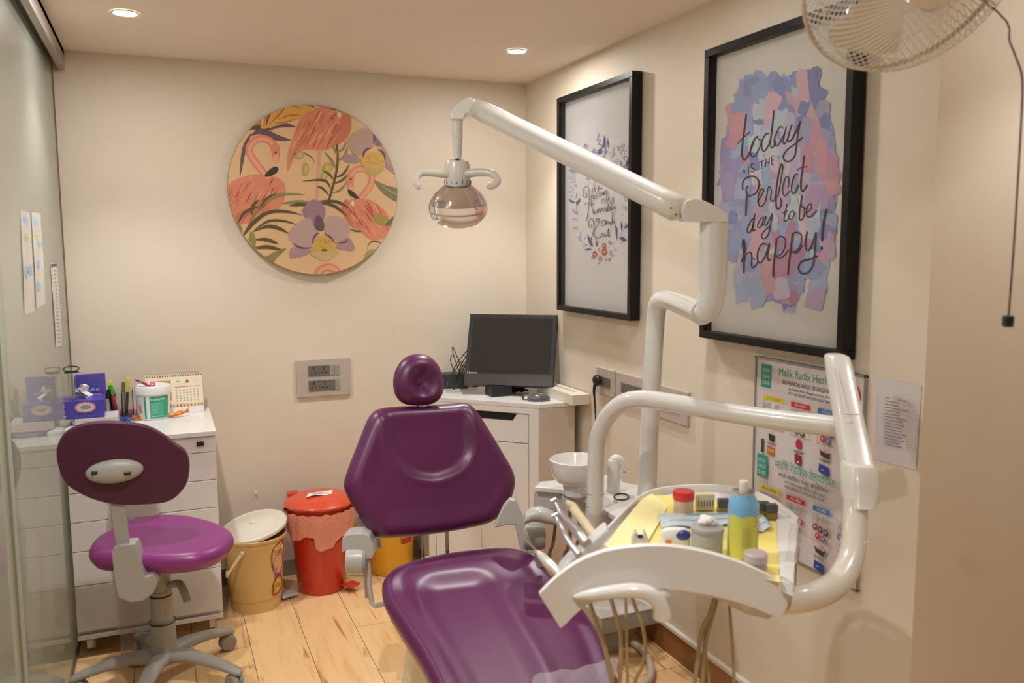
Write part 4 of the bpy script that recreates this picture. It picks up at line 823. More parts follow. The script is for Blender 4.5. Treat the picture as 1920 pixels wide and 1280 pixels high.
A.poly([(.12, .90), (.9, .98), (.98, .6), (.75, .38), (.95, .3), (.9, .08), (.2, .03), (.12, .22), (.3, .38), (.05, .6)], rd, 3); A.poly([(.2, .82), (.85, .9), (.85, .78), (.2, .72)], '#e3cfc0'); A.text('SUPER', .22, .76, .09, rd, w=.6); A.ell(.5, .58, .34, .16, '#cfae8c'); A.ell(.5, .56, .16, .09, '#e8b04a'); A.ell(.35, .5, .14, .08, '#9a86b5'); A.poly([(.25, .27), (.8, .3), (.78, .13), (.3, .1)], '#d8c23a'); A.text('GOLD', .32, .17, .08, '#3a342a', w=.4); A.build('sticker', t)
b = Zp(604, 1100, 0)
t = thing('pedal_bin', 'red pedal bin with a pink liner and a biohazard note on its lid', 'bin', b)
RED = mat('red_plastic', (.56, .028, .008), .3, coat=.4)
part('bin_body', MB().lathe(b, [(.001, 0), (.100, 0), (.104, .006), (.126, .30), (.138, .34), (.139, .385), (.133, .387), (.12, .30), (.001, .29)], n=56), RED, t)
lb_ = b+UP*.385
part('bin_lid', MB().lathe(lb_, [(.142, 0), (.150, .004), (.152, .012), (.147, .018), (.136, .022), (.131, .028), (.10, .036), (.05, .041), (.001, .042)], n=64), mat('red_orange_lid', (.68, .065, .015), .32, coat=.4), t)
part('lid_hinge', MB().obox(b+V((-.10, .10, .395)), (.05, .05, .05)), RED, t, bevel=.006)
part('front_groove', MB().tube([b+V((.128*math.cos(x), .128*math.sin(x), .235+.055*(abs(math.degrees(x)+70)/70)**2)) for x in [math.radians(-140+i*10) for i in range(15)]], .0028, 6), RED, t)
lr = []
for i, (r, z) in enumerate(((.151, .372), (.150, .355), (.147, .335), (.143, .318), (.141, .30))):
    lr.append([b+V(((r+.003*math.sin(13*x)+.002*math.sin(29*x+i))*math.cos(x), (r+.003*math.sin(13*x)+.002*math.sin(29*x+i))*math.sin(x), z-(.012*i)*(.5+.9*math.exp(-((math.degrees(x)-250) % 360-0)**2/2600.) + .5*math.sin(3*x)**2)+.003*math.sin(19*x))) for x in [k*2*math.pi/120 for k in range(120)]])
part('liner', MB().loft(lr, cap0=False, cap1=False), mat('pink_liner', (.88, .36, .26), .3, trans=.12, ior=1.2, bump=.4, bscale=60), t)
pd = b+V((.075, -.105, .03)); part('pedal', MB().prism([pd+V((-.01, .02, 0)), pd+V((.03, -.03, -.004)), pd+V((.075, -.0, -.002)), pd+V((.05, .045, 0))], (0, 0, .005)).obox(pd+V((.03, .03, -.012)), (.02, .04, .02)), RED, t, bevel=.001)
nt = lb_+V((-.0, -.02, .0425)); c_ = b+V((0, 0, .385))
def note(u, v):
    x, y = (-.055+.11*u)+.02*v-.01, (-.045+.055*v)+.012*u; r = math.hypot(x, y-.0); return c_+V((x, y, .0445-.10*r*r-.35*r*r*r*2+.004*math.sin(5*u)*(1-v)))
t2 = thing('note', 'white paper note with a handwritten red biohazard mark on the lid of the red bin', 'note', nt)
part('paper', MB().grid(note, 12, 8), PAPER, t2)
A = Art(lambda u, v, z: note(u, v)+V((0, -z, z*2+.0006)))
for x, y, r in ((.5, .62, .12), (.4, .4, .12), (.6, .4, .12)): A.ring(x, y, r, .035, '#8a2a4c', 0, 300)
A.stroke([(.25, .35), (.35, .55), (.3, .7)], .03, '#8a2a4c'); A.stroke([(.72, .3), (.82, .6)], .03, '#8a2a4c'); A.build('drawing', t2)
b = Zp(733, 1066, 0)
t = thing('waste_bin', 'yellow waste bin with a picture sticker, behind the dental chair', 'bin', b)
part('bin_body', MB().lathe(b, [(.001, 0), (.096, 0), (.10, .006), (.118, .27), (.128, .30), (.130, .34), (.124, .342), (.113, .28), (.001, .27)], n=48), mat('yellow_plastic', (.80, .42, .008), .3, coat=.4), t)
def yc(u, v, z): a_ = math.radians(-78+30*u); r = .1135+.0015+.006*v+z; return b+V((r*math.cos(a_), r*math.sin(a_), .15+.12*v))
A = Art(yc); A.rect(0, 0, 1, 1, '#c9695a'); A.rect(0, .25, .5, .8, '#cfa07a'); A.rect(.45, .4, 1, 1, '#7fa05a'); A.ell(.5, .6, .25, .26, '#8f8aa8'); A.rect(.3, .35, .72, .7, '#7f7a9a'); A.rect(0, 0, 1, .22, '#b5392c'); A.build('sticker', t)
b = Yp(478, 1110, 3.765); b.z = 0
t = thing('pedal_bin', 'small grey pedal bin standing in the gap behind the cream bucket', 'bin', b)
part('bin_body', MB().lathe(b, [(.085, 0), (.09, .01), (.096, .15), (.10, .152), (.10, .165), (.09, .175), (.001, .18)], n=48), mat('grey_bin', (.30, .27, .26), .3, coat=.4), t)
pd = Zp(540, 1113, .02); part('pedal', MB().obox(pd, (.07, .05, .012), (V((.95, .3, 0)), V((-.3, .95, 0)), UP)), GREYL, t, bevel=.002)

# ============================================================ RIGHT CABINET
h = .825; A0, A1, A2 = Zp(800, 743, h), Zp(1010, 758, h), Zp(1080, 753, h)
ed = V((A1.x-A0.x, A1.y-A0.y, 0)); Lf = ed.length; ed.normalize(); en = V((-ed.y, ed.x, 0)); en = en if en.y > 0 else -en
A3, A4 = V((A2.x, YB-.01, h)), V((A0.x, YB-.01, h))
t = thing('corner_cabinet', 'white corner cabinet with a slanted front under the monitor', 'cabinet', (A1.x, 3.5, 0))
part('worktop', MB().prism([A0, A1, A2, A3, A4], (0, 0, -.018)), WHITE, t, bevel=.0015)
F0, F1 = A0+en*.018+ed*.002, A1+V((0, .018, 0))
bt = .05
part('body', MB().prism([V((p.x, p.y, bt)) for p in (F0, F1, A2+V((-.002, .018, 0)), A3, A4+V((.002, 0, 0)))], (0, 0, h-.019-bt)), WHITE, t)
def fr_(u0, u1, z0, z1, d0=.0, d1=.016): 
    o = V((A0.x, A0.y, 0)); return [o+ed*u+en*dd+UP*z for u, z, dd in ((u0, z0, d0), (u1, z0, d0), (u1, z1, d0), (u0, z1, d0))], en*(d1-d0)
def fbox(name, u0, u1, z0, z1, m, d0=0, d1=.016, par=None, **k): P, v_ = fr_(u0, u1, z0, z1, d0, d1); return part(name, MB().prism(P, v_), m, par or t, **k)
fbox('side_stile', Lf-.045, Lf, bt, h-.019, WHITE, 0, .02); fbox('side_stile', 0, .035, bt, h-.019, WHITE, 0, .02); fbox('bottom_rail', .035, Lf-.045, bt, bt+.02, WHITE, 0, .02)
fbox('top_rail', .035, Lf-.045, h-.045, h-.019, WHITE, 0, .02)
zt = h-.05
P, v_ = fr_(0, 1, 0, 1); o = V((A0.x, A0.y, 0))
ua, ub = .038, Lf-.048
dr = MB()
for P_d in (((ua, zt-.125), (ub, zt-.125), (ub, zt-.032), (ua, zt-.032)), ((ub-.075, zt-.032), (ub, zt-.032), (ub, zt), (ub-.055, zt)), ((ua, zt-.032), (ua+.075, zt-.032), (ua+.055, zt), (ua, zt))): dr.prism([o+ed*u+UP*z+en*.002 for u, z in P_d], en*.011)
part('drawer', dr, WHITE, t)
fbox('handle_recess', ua+.06, ub-.055, zt-.032, zt, BLACK, .0125, .0172, smooth=False)
for u0, u1 in ((ua, (ua+ub)/2-.001), ((ua+ub)/2+.001, ub)): fbox('door', u0, u1, bt+.022, zt-.130, WHITE, .001, .016, bevel=.001)
part('end_panel', MB().box(A1.x+.001, A2.x-.001, A1.y, A1.y+.017, bt, h-.019), mat('pale_woodgrain', (.66, .55, .47), .4, var=.05, vscale=9), t, bevel=.001)
for p in (o+ed*.06+en*.06, o+ed*(Lf-.06)+en*.06, V((A2.x-.06, A2.y+.08, 0)), V((A0.x+.06, YB-.08, 0))): part('castor', MB().lathe(V((p.x, p.y, .025)), [(.001, -.01), (.025, -.01), (.025, .01), (.001, .01)], axis=(1, 0, 0), n=18).tube([V((p.x, p.y, .03)), V((p.x, p.y, .051))], .01), GREYL, t)
# white channel piece at the end of the worktop
b0 = Zp(1064, 757, h); q = V((1.615, 3.25, h))
chn = MB().obox(V((1.638, 3.36, h+.0225)), (.082, .36, .045))
t2 = thing('wooden_block', 'long white block lying at the right end of the corner cabinet top', 'block', (1.638, 3.36, h))
part('block', chn, mat('painted_block', (.82, .76, .66), .4), t2, bevel=.002)
part('groove', MB().obox(V((1.643, 3.36, h+.0455)), (.012, .22, .002)), mat('groove_shade', (.55, .42, .26), .6), t2, smooth=False)
# monitor
TL, TR_, BR, BL = Dp(880, 587, 3.98), Dp(1046, 591, 3.90), Dp(1036.5, 727, 3.80), Dp(870.5, 719, 3.88)
cc = (TL+TR_+BR+BL)/4; mx_ = ((TR_-TL)+(BR-BL)); mx_.z = 0; mx_.normalize(); my_ = ((TL-BL)+(TR_-BR)).normalized(); my_ = (my_-mx_*my_.dot(mx_)).normalized(); mn = mx_.cross(my_); mn = mn if mn.y < 0 else -mn
Wm = ((TR_-TL).length+(BR-BL).length)/2; Hm = ((TL-BL).length+(TR_-BR).length)/2
t = thing('computer_monitor', 'black all-in-one computer screen leaning back on the corner cabinet', 'monitor', V((cc.x, cc.y, h)))
axm = (mx_, my_, mn)
def MM(u, v, d=0): return cc+mx_*((u-.5)*Wm)+my_*((v-.5)*Hm)+mn*d
part('bezel', MB().obox(MM(.5, .5, -.016), (Wm, Hm, .032), axm), BLACK, t, bevel=.003)
part('chin', MB().obox(MM(.5, .075, .002), (Wm*.99, Hm*.15, .006), axm), mat('gunmetal_chin', (.05, .045, .042), .25, coat=.3), t, bevel=.002)
part('screen', MB().obox(MM(.5, .56, .0005), (Wm*.90, Hm*.76, .002), axm), mat('dark_screen', (.018, .02, .023), .12, coat=.6), t, smooth=False)
A = Art(lambda u, v, z: MM(u, v, .0012+z), start=0)
A.M = lambda u, v, z: MM(u, v, .0022+z)
A.text('Lenovo', .03, .155, .035, '#d8d8d8', w=.11); A.build('logo', t)
part('rear_stand', MB().loft([[MM(u, v, -.03) for u, v in ((.35, .1), (.65, .1), (.65, .5), (.35, .5))], [MM(.35, .0, -.10), MM(.65, .0, -.10), MM(.65, .06, -.1), MM(.35, .06, -.1)]]), BLACK, t)
ft = MM(.5, 0, -.02); part('foot', MB().box(ft.x-.09, ft.x+.01, ft.y-.02, ft.y+.07, h+.0005, ft.z+.008), BLACK, t, bevel=.003)
b = Zp(1010, 751, h)
t = thing('computer_mouse', 'dark grey computer mouse in front of the right corner of the monitor', 'mouse', b)
mxx = V((.95, -.3, 0)).normalized(); myy = V((.3, .95, 0)).normalized()
part('mouse_body', MB().loft([[b+mxx*(a_*math.cos(x))+myy*(b_*math.sin(x))+UP*z for x in [k*.2618 for k in range(24)]] for a_, b_, z in ((.050, .030, .001), (.052, .031, .008), (.049, .029, .016), (.040, .024, .025), (.025, .015, .031), (.004, .003, .033))]), mat('mouse_grey', (.10, .10, .11), .25, coat=.5), t)
part('mouse_cord', MB().tube([b+mxx*(-.05)+UP*.006, b+mxx*(-.07)+myy*.03+UP*.004, b+mxx*(-.06)+myy*.10+UP*.004, b+mxx*(-.12)+myy*.14+UP*.004], .0022, 6, 5), BLACK, t)
b = Zp(856, 728, h)
t = thing('router', 'black box behind the headrest, left of the monitor', 'router', b)
part('case', MB().obox(b+V((0, .03, .036)), (.13, .08, .072), (V((.94, -.33, 0)), V((.33, .94, 0)), UP)), DARK, t, bevel=.003)
R3 = random.Random(21)
def loops(name, label, c, n, sx, sy, sz, r=.0022):
    q = MB()
    for i in range(n):
        a0 = R3.uniform(0, 6.28); P = [c+V((sx*R3.uniform(.5, 1)*math.cos(a0+j*1.05), sy*R3.uniform(.5, 1)*math.sin(a0+j*1.05), max(.003, sz*(.5+.5*R3.uniform(.6, 1)*math.sin(a0*1.7+j*1.25))))) for j in range(6)]
        q.tube(P, r, 6, 6)
    return solo(name, q, BLACK, label, 'cables', c)
c_ = Zp(868, 732, h)
loops('cable_bundle', 'tangle of thin black cables rising beside the left edge of the monitor', c_+V((-.01, -.03, 0)), 6, .085, .035, .22)
loops('cable_bundle', 'flat tangle of black cables under the bottom edge of the monitor', Zp(955, 738, h)+V((0, 0, .001)), 5, .11, .025, .022)
# ============================================================ DENTAL CHAIR
t = thing('dental_chair', 'reclining dental chair in plum upholstery with a round headrest', 'dental chair', (.95, 2.3, 0))
LG = mat('satin_grey_metal', (.50, .48, .45), .3, coat=.4); CRM = mat('cream_shell', (.66, .60, .48), .35, coat=.2)
n1 = V((-.02, -math.cos(math.radians(17)), math.sin(math.radians(17)))).normalized(); p1 = Dp(830, 1000, 2.80)
def Q(x, y, k=0): return PL(x, y, p1, n1)+n1*k
ob = [(716, 763), (750, 758), (800, 756), (850, 753), (880, 752), (900, 768), (925, 806), (950, 848), (968, 880), (973, 905), (965, 935), (948, 962), (925, 980), (880, 991), (820, 1001), (760, 1007), (715, 1008), (692, 990), (672, 958), (656, 930), (649, 908), (655, 882), (668, 848), (682, 812), (697, 778)]
oB = catmull([Q(x, y) for x, y in ob], 5, True)
U_ = [(722, 752), (872, 742), (885, 800), (886, 848), (866, 878), (835, 894), (808, 898), (775, 891), (748, 870), (733, 840), (727, 800)]
U3 = catmull([Q(x, y) for x, y in U_], 4, True)
ax_, ay_, _z = basis(n1)
U2 = [((p-p1).dot(ax_), (p-p1).dot(ay_)) for p in U3]; O2 = [((p-p1).dot(ax_), (p-p1).dot(ay_)) for p in oB]
def pdist(x, y, P):
    ins = inpoly(x, y, P); m_ = 1e9
    for i in range(len(P)):
        x1, y1 = P[i-1]; x2, y2 = P[i]; dx, dy = x2-x1, y2-y1; L_ = dx*dx+dy*dy or 1e-12; k = min(1, max(0, ((x-x1)*dx+(y-y1)*dy)/L_)); m_ = min(m_, math.hypot(x-x1-k*dx, y-y1-k*dy))
    return m_ if ins else -m_
def sm(a_, b_, x): k = min(1, max(0, (x-a_)/(b_-a_))); return k*k*(3-2*k)
def bdisp(p):
    x, y = (p-p1).dot(ax_), (p-p1).dot(ay_); d = pdist(x, y, U2); e = pdist(x, y, O2)
    return -.014*sm(-.012, .03, d)+.004*math.exp(-((d+.010)/.016)**2)*sm(.02, .06, e) - .005*sm(.03, .10, e)
part('backrest', MB().cushion(oB, n1, .075, .045, bdisp, back=.86, inner=42), PURPLE, t)
sh = [Q(x, y, -.072) for x, y in ((725, 775), (872, 764), (955, 895), (930, 965), (720, 995), (668, 905))]
part('backrest_shell', MB().prism(sh, -n1*.03), LG, t, bevel=.01, seg=3)
n2 = V((-.03, -.97, .22)).normalized(); p2 = Dp(790, 712, 2.86)
oh = [(788, 661), (806, 664), (822, 676), (833, 697), (837, 722), (833, 742), (818, 755), (790, 759), (764, 756), (748, 743), (742, 722), (744, 698), (755, 677), (770, 665)]
oH = catmull([PL(x, y, p2, n2) for x, y in oh], 6, True); cH = PL(793, 715, p2, n2); hx, hy, _z = basis(n2)
def hd(p):
    d = p-cH; x, y = d.dot(hx), d.dot(hy); r = math.hypot(x/.052, y/.058)
    return -.026*(1-sm(.1, 1.0, r))+.004*math.exp(-((r-1.05)/.18)**2)-.006*math.exp(-(math.hypot(x, y+.012)/.008)**2)
part('headrest', MB().cushion(oH, n2, .07, .04, hd, back=.8, inner=40), PURPLE, t)
part('headrest_stem', MB().tube([cH-n2*.05-UP*.03, Q(800, 775, -.05)], .018, 12), STEEL, t)
# seat
n3 = V((0, -.10, 1)).normalized(); p3 = Zp(880, 1045, .47)
def QS(x, y, k=0): return PL(x, y, p3, n3)+n3*k
os_ = [(716, 1092), (722, 1078), (742, 1064), (780, 1051), (830, 1040), (880, 1033), (930, 1029), (970, 1031), (1000, 1042), (1030, 1066), (1062, 1096), (1092, 1128), (1118, 1165), (1140, 1205), (1156, 1245), (1170, 1290), (1190, 1360), (1205, 1440), (1165, 1490), (1040, 1510), (920, 1480), (868, 1400), (838, 1330), (815, 1275), (790, 1225), (762, 1180), (738, 1142), (722, 1115)]
oS = catmull([QS(x, y) for x, y in os_], 4, True); sx_, sy_, _z = basis(n3)
def s2(P): return [((p-p3).dot(sx_), (p-p3).dot(sy_)) for p in P]
ch = s2(catmull([QS(x, y) for x, y in ((800, 1098), (850, 1086), (905, 1084), (930, 1120), (955, 1165), (985, 1215), (1008, 1262), (1030, 1330), (1060, 1450), (960, 1450), (905, 1340), (868, 1270), (836, 1210), (808, 1150))], 3, True))
S2 = s2(oS); bkl = s2([QS(x, y) for x, y in ((700, 1100), (1060, 1060), (1060, 1000), (700, 1030))])
def sd(p):
    x, y = (p-p3).dot(sx_), (p-p3).dot(sy_); d = pdist(x, y, ch); e = pdist(x, y, S2); k = pdist(x, y, bkl)
    return -.010*sm(-.03, .045, d)+.002*math.exp(-((d+.03)/.02)**2)*sm(.02, .07, e)+.020*sm(-.06, .07, k)-.004*math.exp(-((e-.06)/.02)**2)
part('seat', MB().cushion(oS, n3, .085, .04, sd, back=.9, inner=44), PURPLE, t)
# clear protective film over the foot end
def film(u, v):
    p = QS(1000+160*u-40*v, 1279-34*u+170*v, .018+.004*math.sin(9*u)+.003*math.sin(23*u+11*v)); return p
part('plastic_cover', MB().grid(film, 40, 20), FILM, t)
# pedestal and frame
ped = [V((.72, 2.72, 0)), V((.70, 2.50, 0)), V((.715, 2.2, 0)), V((.78, 1.9, 0)), V((1.0, 1.8, 0)), V((1.12, 2.0, 0)), V((1.14, 2.4, 0)), V((1.08, 2.7, 0)), V((.9, 2.76, 0))]
ped = catmull(ped, 4, True); pc_ = V((.93, 2.35, 0))
part('pedestal', MB().loft([[pc_+(p-pc_)*s_+UP*z for p in ped] for s_, z in ((1.0, .0), (1.02, .02), (1.0, .05), (.95, .18), (.94, .28), (.88, .31))]), CRM, t)
part('seat_frame', MB().box(.82, 1.10, 2.05, 2.66, .27, .345), LG, t, bevel=.01)
for x in (793, 838): part('back_post', MB().tube([Dp(x, 990, 2.86), Dp(x+1, 1045, 2.86)], .0065, 10), STEEL, t)
part('back_hinge', MB().box(.80, 1.08, 2.70, 2.78, .36, .42), LG, t, bevel=.01)
def pxprism(P, t_, d, n_=None): return MB().prism([Dp(x, y, t_) for x, y in P], FH*d)
part('hinge_bracket', pxprism([(668, 968), (677, 962), (684, 975), (690, 1000), (712, 1008), (716, 1030), (680, 1022)], 2.84, .02), LG, t, bevel=.004)
part('hinge_bracket', pxprism([(943, 950), (955, 936), (966, 938), (978, 965), (992, 1000), (1002, 1030), (1001, 1040), (990, 1036), (975, 1028), (966, 985), (950, 985), (925, 990)], 2.80, .03), LG, t, bevel=.005)
# left armrest with its bracket
AR = mat('armrest_grey', (.44, .435, .40), .35, coat=.3)
am = part('armrest', pxprism([(641, 1010), (648, 1003), (662, 1000), (682, 1000), (692, 1004), (699, 1020), (701, 1040), (696, 1047), (668, 1046), (660, 1034), (652, 1030), (641, 1036)], 2.70, .07), AR, t, bevel=.008, seg=3)
part('armrest_pivot', MB().lathe(Dp(668, 1050, 2.72), [(.001, -.035), (.036, -.034), (.044, -.026), (.046, 0), (.044, .028), (.001, .035)], axis=-RH+UP*0, n=28, sx=1), AR, am)
part('armrest_bracket', MB().tube([Dp(689, 1050, 2.72), Dp(693, 1100, 2.72), Dp(697, 1130, 2.72), Dp(703, 1136, 2.72), Dp(735, 1128, 2.74)], .0085, 8).tube([Dp(684, 1048, 2.78), Dp(689, 1120, 2.78)], .008, 8), LG, t)
# right armrest, folded
am = part('armrest', MB().loft([[Dp(x, y, 2.62)+UP*(h_*math.sin(q_))+FH*(.03*math.cos(q_)) for q_ in [j*2*math.pi/16 for j in range(16)]] for x, y, h_ in ((981, 980, .010), (985, 970, .018), (997, 964, .022), (1012, 963, .024), (1025, 967, .024), (1040, 972, .020), (1046, 975, .012))]), AR, t)
part('armrest_pivot', MB().lathe(Dp(1002, 1006, 2.68), [(.001, -.035), (.032, -.035), (.040, -.028), (.041, .02), (.036, .034), (.001, .036)], axis=RH, n=28), GREY, am)
part('armrest_link', MB().tube([Dp(1006, 1035, 2.72), Dp(1012, 1062, 2.72)], .010, 10), LG, t)

# ============================================================ SPITTOON UNIT
u0_ = Zp(1150, 1222, 0)
t = thing('spittoon_unit', 'white spittoon unit with a round bowl and a spout, beside the dental chair', 'spittoon', u0_)
zs_ = .70
def Z7(*p): return [Zp(x, y, zs_) for x, y in p]
topo = Z7((1002, 912), (1053, 916), (1100, 934), (1151, 966), (1190, 990), (1226, 968), (1232, 930), (1196, 908), (1140, 899), (1050, 899), (1012, 902))
part('deck', MB().prism(topo, (0, 0, -.018)), WHITEG, t, bevel=.004)
sk = [Zp(x, y, zs_-.018) for x, y in ((1000, 918), (1053, 922), (1100, 940), (1151, 972), (1190, 996), (1226, 975), (1232, 936), (1196, 914), (1140, 905), (1050, 905), (1010, 908))]
part('skirt', MB().prism([p+V((0, 0, -.001)) for p in sk], (0, 0, -.062)), mat('unit_grey_white', (.58, .56, .55), .3, coat=.3), t, bevel=.006)
bc_ = Dp(1081, 859, 2.72); zb = bc_.z
part('bowl', MB().lathe(V((bc_.x, bc_.y, 0)), [(.030, zs_), (.040, zs_+.004), (.041, zs_+.016), (.046, zb-.082), (.066, zb-.072), (.077, zb-.055), (.083, zb-.032), (.086, zb-.012), (.087, zb-.002), (.083, zb), (.080, zb-.004), (.076, zb-.03), (.060, zb-.052), (.03, zb-.06), (.001, zb-.062)], n=56), mat('white_ceramic', (.80, .77, .74), .12, coat=.8), t)
f0 = Zp(1150, 922, zs_)
part('spout', MB().lathe(f0, [(.021, .001), (.021, .075), (.0215, .092), (.018, .108), (.001, .112)], n=24).tube([f0+UP*.098-RH*.010, f0+UP*.110+RH*.004, f0+UP*.106+RH*.022, f0+UP*.085+RH*.034, f0+UP*.072+RH*.036], [.010, .015, .014, .010, .007], 14, 4), WHITEG, t)
part('spout_tip', MB().tube([f0+UP*.073+RH*.036, f0+UP*.064+RH*.036], .004, 10), STEEL, t)
part('drain_cap', MB().lathe(Zp(1196, 962, zs_), [(.012, 0), (.013, .012), (.009, .018), (.001, .019)]), WHITEG, t)
part('rubber_loop', MB().tube([Zp(1165+14*math.cos(x*.3142), 931+6*math.sin(x*.3142), zs_+.003) for x in range(21)], .0022, 6, cap=False), BLACK, t)
part('chrome_button', MB().lathe(Zp(1154, 942, zs_), [(.008, 0), (.008, .006), (.001, .007)]), STEEL, t)
part('column', MB().box(1.40, 1.58, 2.70, 2.80, .217, .63), WHITEG, t, bevel=.02, seg=4)
fy = 2.60
ja, jb = Yp(1128, 1150, fy), Yp(1241, 1136, fy); jlo = Yp(1200, 1176, fy).z; jhi = Yp(1200, 1147, fy).z
part('junction_box', MB().box(ja.x, jb.x, fy, fy+.22, jlo, jhi), mat('grey_cabinet_paint', (.36, .35, .31), .4), t, bevel=.004)
part('box_lid', MB().box(ja.x-.003, jb.x+.003, fy-.003, fy+.223, jhi+.0005, jhi+.008), WHITEG, t, bevel=.003)
part('pedestal', MB().box(ja.x+.005, ja.x+.085, fy+.02, fy+.20, 0, jlo-.0005), mat('grey_cabinet_paint', 0), t, bevel=.003)
hz = [(1183, 1202), (1197, 1212), (1212, 1228), (1220, 1248), (1220, 1268), (1205, 1284), (1180, 1292), (1150, 1290)]
part('suction_hose', MB().tube([Zp(x, y, .018) for x, y in hz], .013, 12, 5), mat('cream_hose', (.58, .50, .40), .4), t)
# suction tips hanging on the unit
for i, (x, y0, y1) in enumerate(((1040, 985, 1050), (1068, 1000, 1050), (1085, 1002, 1040))):
    part('hose', MB().tube([Dp(x, 958, 2.66), Dp(x+1, y0, 2.66), Dp(x-3, (y0+y1)/2, 2.66), Dp(x-8, y1, 2.68), Dp(x+30, y1+60, 2.74)], .0055, 8, 4), mat('brown_hose', (.16, .11, .06), .45), t)

# ============================================================ OPERATING LIGHT
pb_ = Dp(1213, 925, 2.66); pb_.z = zs_
t = thing('operating_light', 'white jointed dental operating lamp on a tall pole, reaching in front of the framed prints', 'lamp', pb_)
part('pole', MB().tube([pb_, Dp(1216, 850, 2.65), Dp(1222, 720, 2.63), Dp(1228, 620, 2.62), Dp(1231, 585, 2.61), Dp(1236, 566, 2.59), Dp(1252, 562, 2.54), Dp(1290, 576, 2.30), Dp(1316, 588, 2.12)], [.030, .0295, .029, .0285, .0285, .0285, .028, .029, .029], 28, 5), WHITEG, t)
part('riser', MB().tube([Dp(1312, 592, 2.08), Dp(1326, 580, 2.07), Dp(1334, 550, 2.07), Dp(1337, 500, 2.07), Dp(1339, 412, 2.07)], [.022, .031, .0325, .0335, .0345], 28, 5), WHITEG, t)
part('shoulder_cap', MB().prism([Dp(x, y, 2.035) for x, y in ((1283, 414), (1277, 395), (1286, 376), (1300, 372), (1316, 374), (1334, 382), (1352, 392), (1366, 402), (1366, 416), (1318, 416))], FH*.072), WHITEG, t, bevel=.004, seg=3)
A_, B_ = Dp(1276, 394, 2.06), Dp(893, 203, 2.50)
part('spring_arm', MB().tube([B_.lerp(A_, .045), B_.lerp(A_, .1), B_.lerp(A_, .9), B_.lerp(A_, .93)], [.029, .0295, .0315, .032], 32), WHITEG, t)
part('arm_collar', MB().tube([B_.lerp(A_, .93), B_.lerp(A_, .985), B_.lerp(A_, 1.0), B_.lerp(A_, 1.012)], [.0325, .033, .027, .018], 28), PLASTW, t, label='cream end collar')
part('arm_collar', MB().tube([B_.lerp(A_, -.012), B_.lerp(A_, 0), B_.lerp(A_, .05)], [.020, .027, .030], 28), PLASTW, t)
for x, y, tt in ((1258, 390, 2.03), (1267, 402, 2.03)): part('screw', MB().ell(Dp(x, y, tt), (.0028, .0028, .0028), n=10, m=6), SOCK, t)
hp = Dp(861, 222, 2.50)
part('elbow', MB().prism([Dp(x, y, 2.475) for x, y in ((892, 186), (880, 181), (866, 187), (848, 200), (843, 210), (844, 224), (868, 224), (872, 215), (893, 216))], FH*.055), WHITEG, t, bevel=.010, seg=4)
part('drop_tube', MB().tube([Dp(857, 222, 2.5), Dp(857.5, 255, 2.5), Dp(858, 285, 2.5), Dp(859, 302, 2.5)], [.0175, .0155, .0125, .009], 20), WHITEG, t)
hd_ = Dp(858, 345, 2.5)
hub = part('lamp_hub', MB().lathe(Dp(858, 352, 2.5), [(.036, 0), (.038, .015), (.038, .060), (.033, .076), (.02, .082), (.001, .083)], n=32), WHITEG, t)
part('hub_slot', MB().obox(Dp(859, 307, 2.5)-FH*.036, (.012, .008, .022), (RH, FH, UP)), BLACK, hub)
for k in range(9): part('hub_vent', MB().obox(Dp(858, 342, 2.5)-FH*(.0375*math.cos((k-4)*.42))+RH*(.0375*math.sin((k-4)*.42)), (.005, .004, .012), (RH, FH, UP)), SOCK, hub)
part('grab_handle', MB().tube([Dp(850, 327, 2.48), Dp(825, 325, 2.47), Dp(800, 323, 2.46), Dp(785, 326, 2.45), Dp(779, 338, 2.44), Dp(785, 350, 2.44), Dp(788, 352, 2.44)], [.013, .012, .011, .011, .010, .009, .006], 14, 4), PLASTW, t)
part('grab_handle', MB().tube([Dp(868, 327, 2.48), Dp(895, 323, 2.47), Dp(918, 324, 2.46), Dp(931, 331, 2.45), Dp(933, 341, 2.44), Dp(922, 349, 2.44), Dp(914, 347, 2.44)], [.013, .012, .011, .011, .010, .010, .009], 14, 4), PLASTW, t)
lc_ = Dp(859, 385, 2.5); tl = (UP*.96-FH*.26).normalized()
SM = mat('clear_lamp_cover', (.95, .90, .90), .06, trans=.93, ior=1.22)
part('lamp_cover', MB().lathe(lc_, [(.034, .062), (.045, .056), (.068, .036), (.082, .016), (.087, .004), (.087, -.014), (.080, -.034), (.062, -.052), (.035, -.062), (.001, -.065)], axis=tl, n=18, cap0=False), SM, t)
part('reflector', MB().lathe(lc_, [(.036, .058), (.055, .046), (.072, .026), (.080, .008), (.078, .006), (.055, .036), (.03, .046), (.001, .048)], axis=tl, n=40, cap0=False), mat('mirror_reflector', (.78, .70, .66), .12, metal=.9), t)
part('bulb_holder', MB().obox(lc_+tl*.012, (.044, .03, .036), (RH, FH, UP)).obox(lc_+tl*.036, (.02, .02, .03), (RH, FH, UP)), mat('bulb_box', (.50, .48, .46), .25, metal=.6), t, bevel=.003)
part('lens_band', MB().lathe(lc_, [(.0868, -.016), (.0875, -.013), (.0868, -.010)], axis=tl, n=40, cap0=False, cap1=False), mat('rose_band', (.55, .38, .38), .3), t)

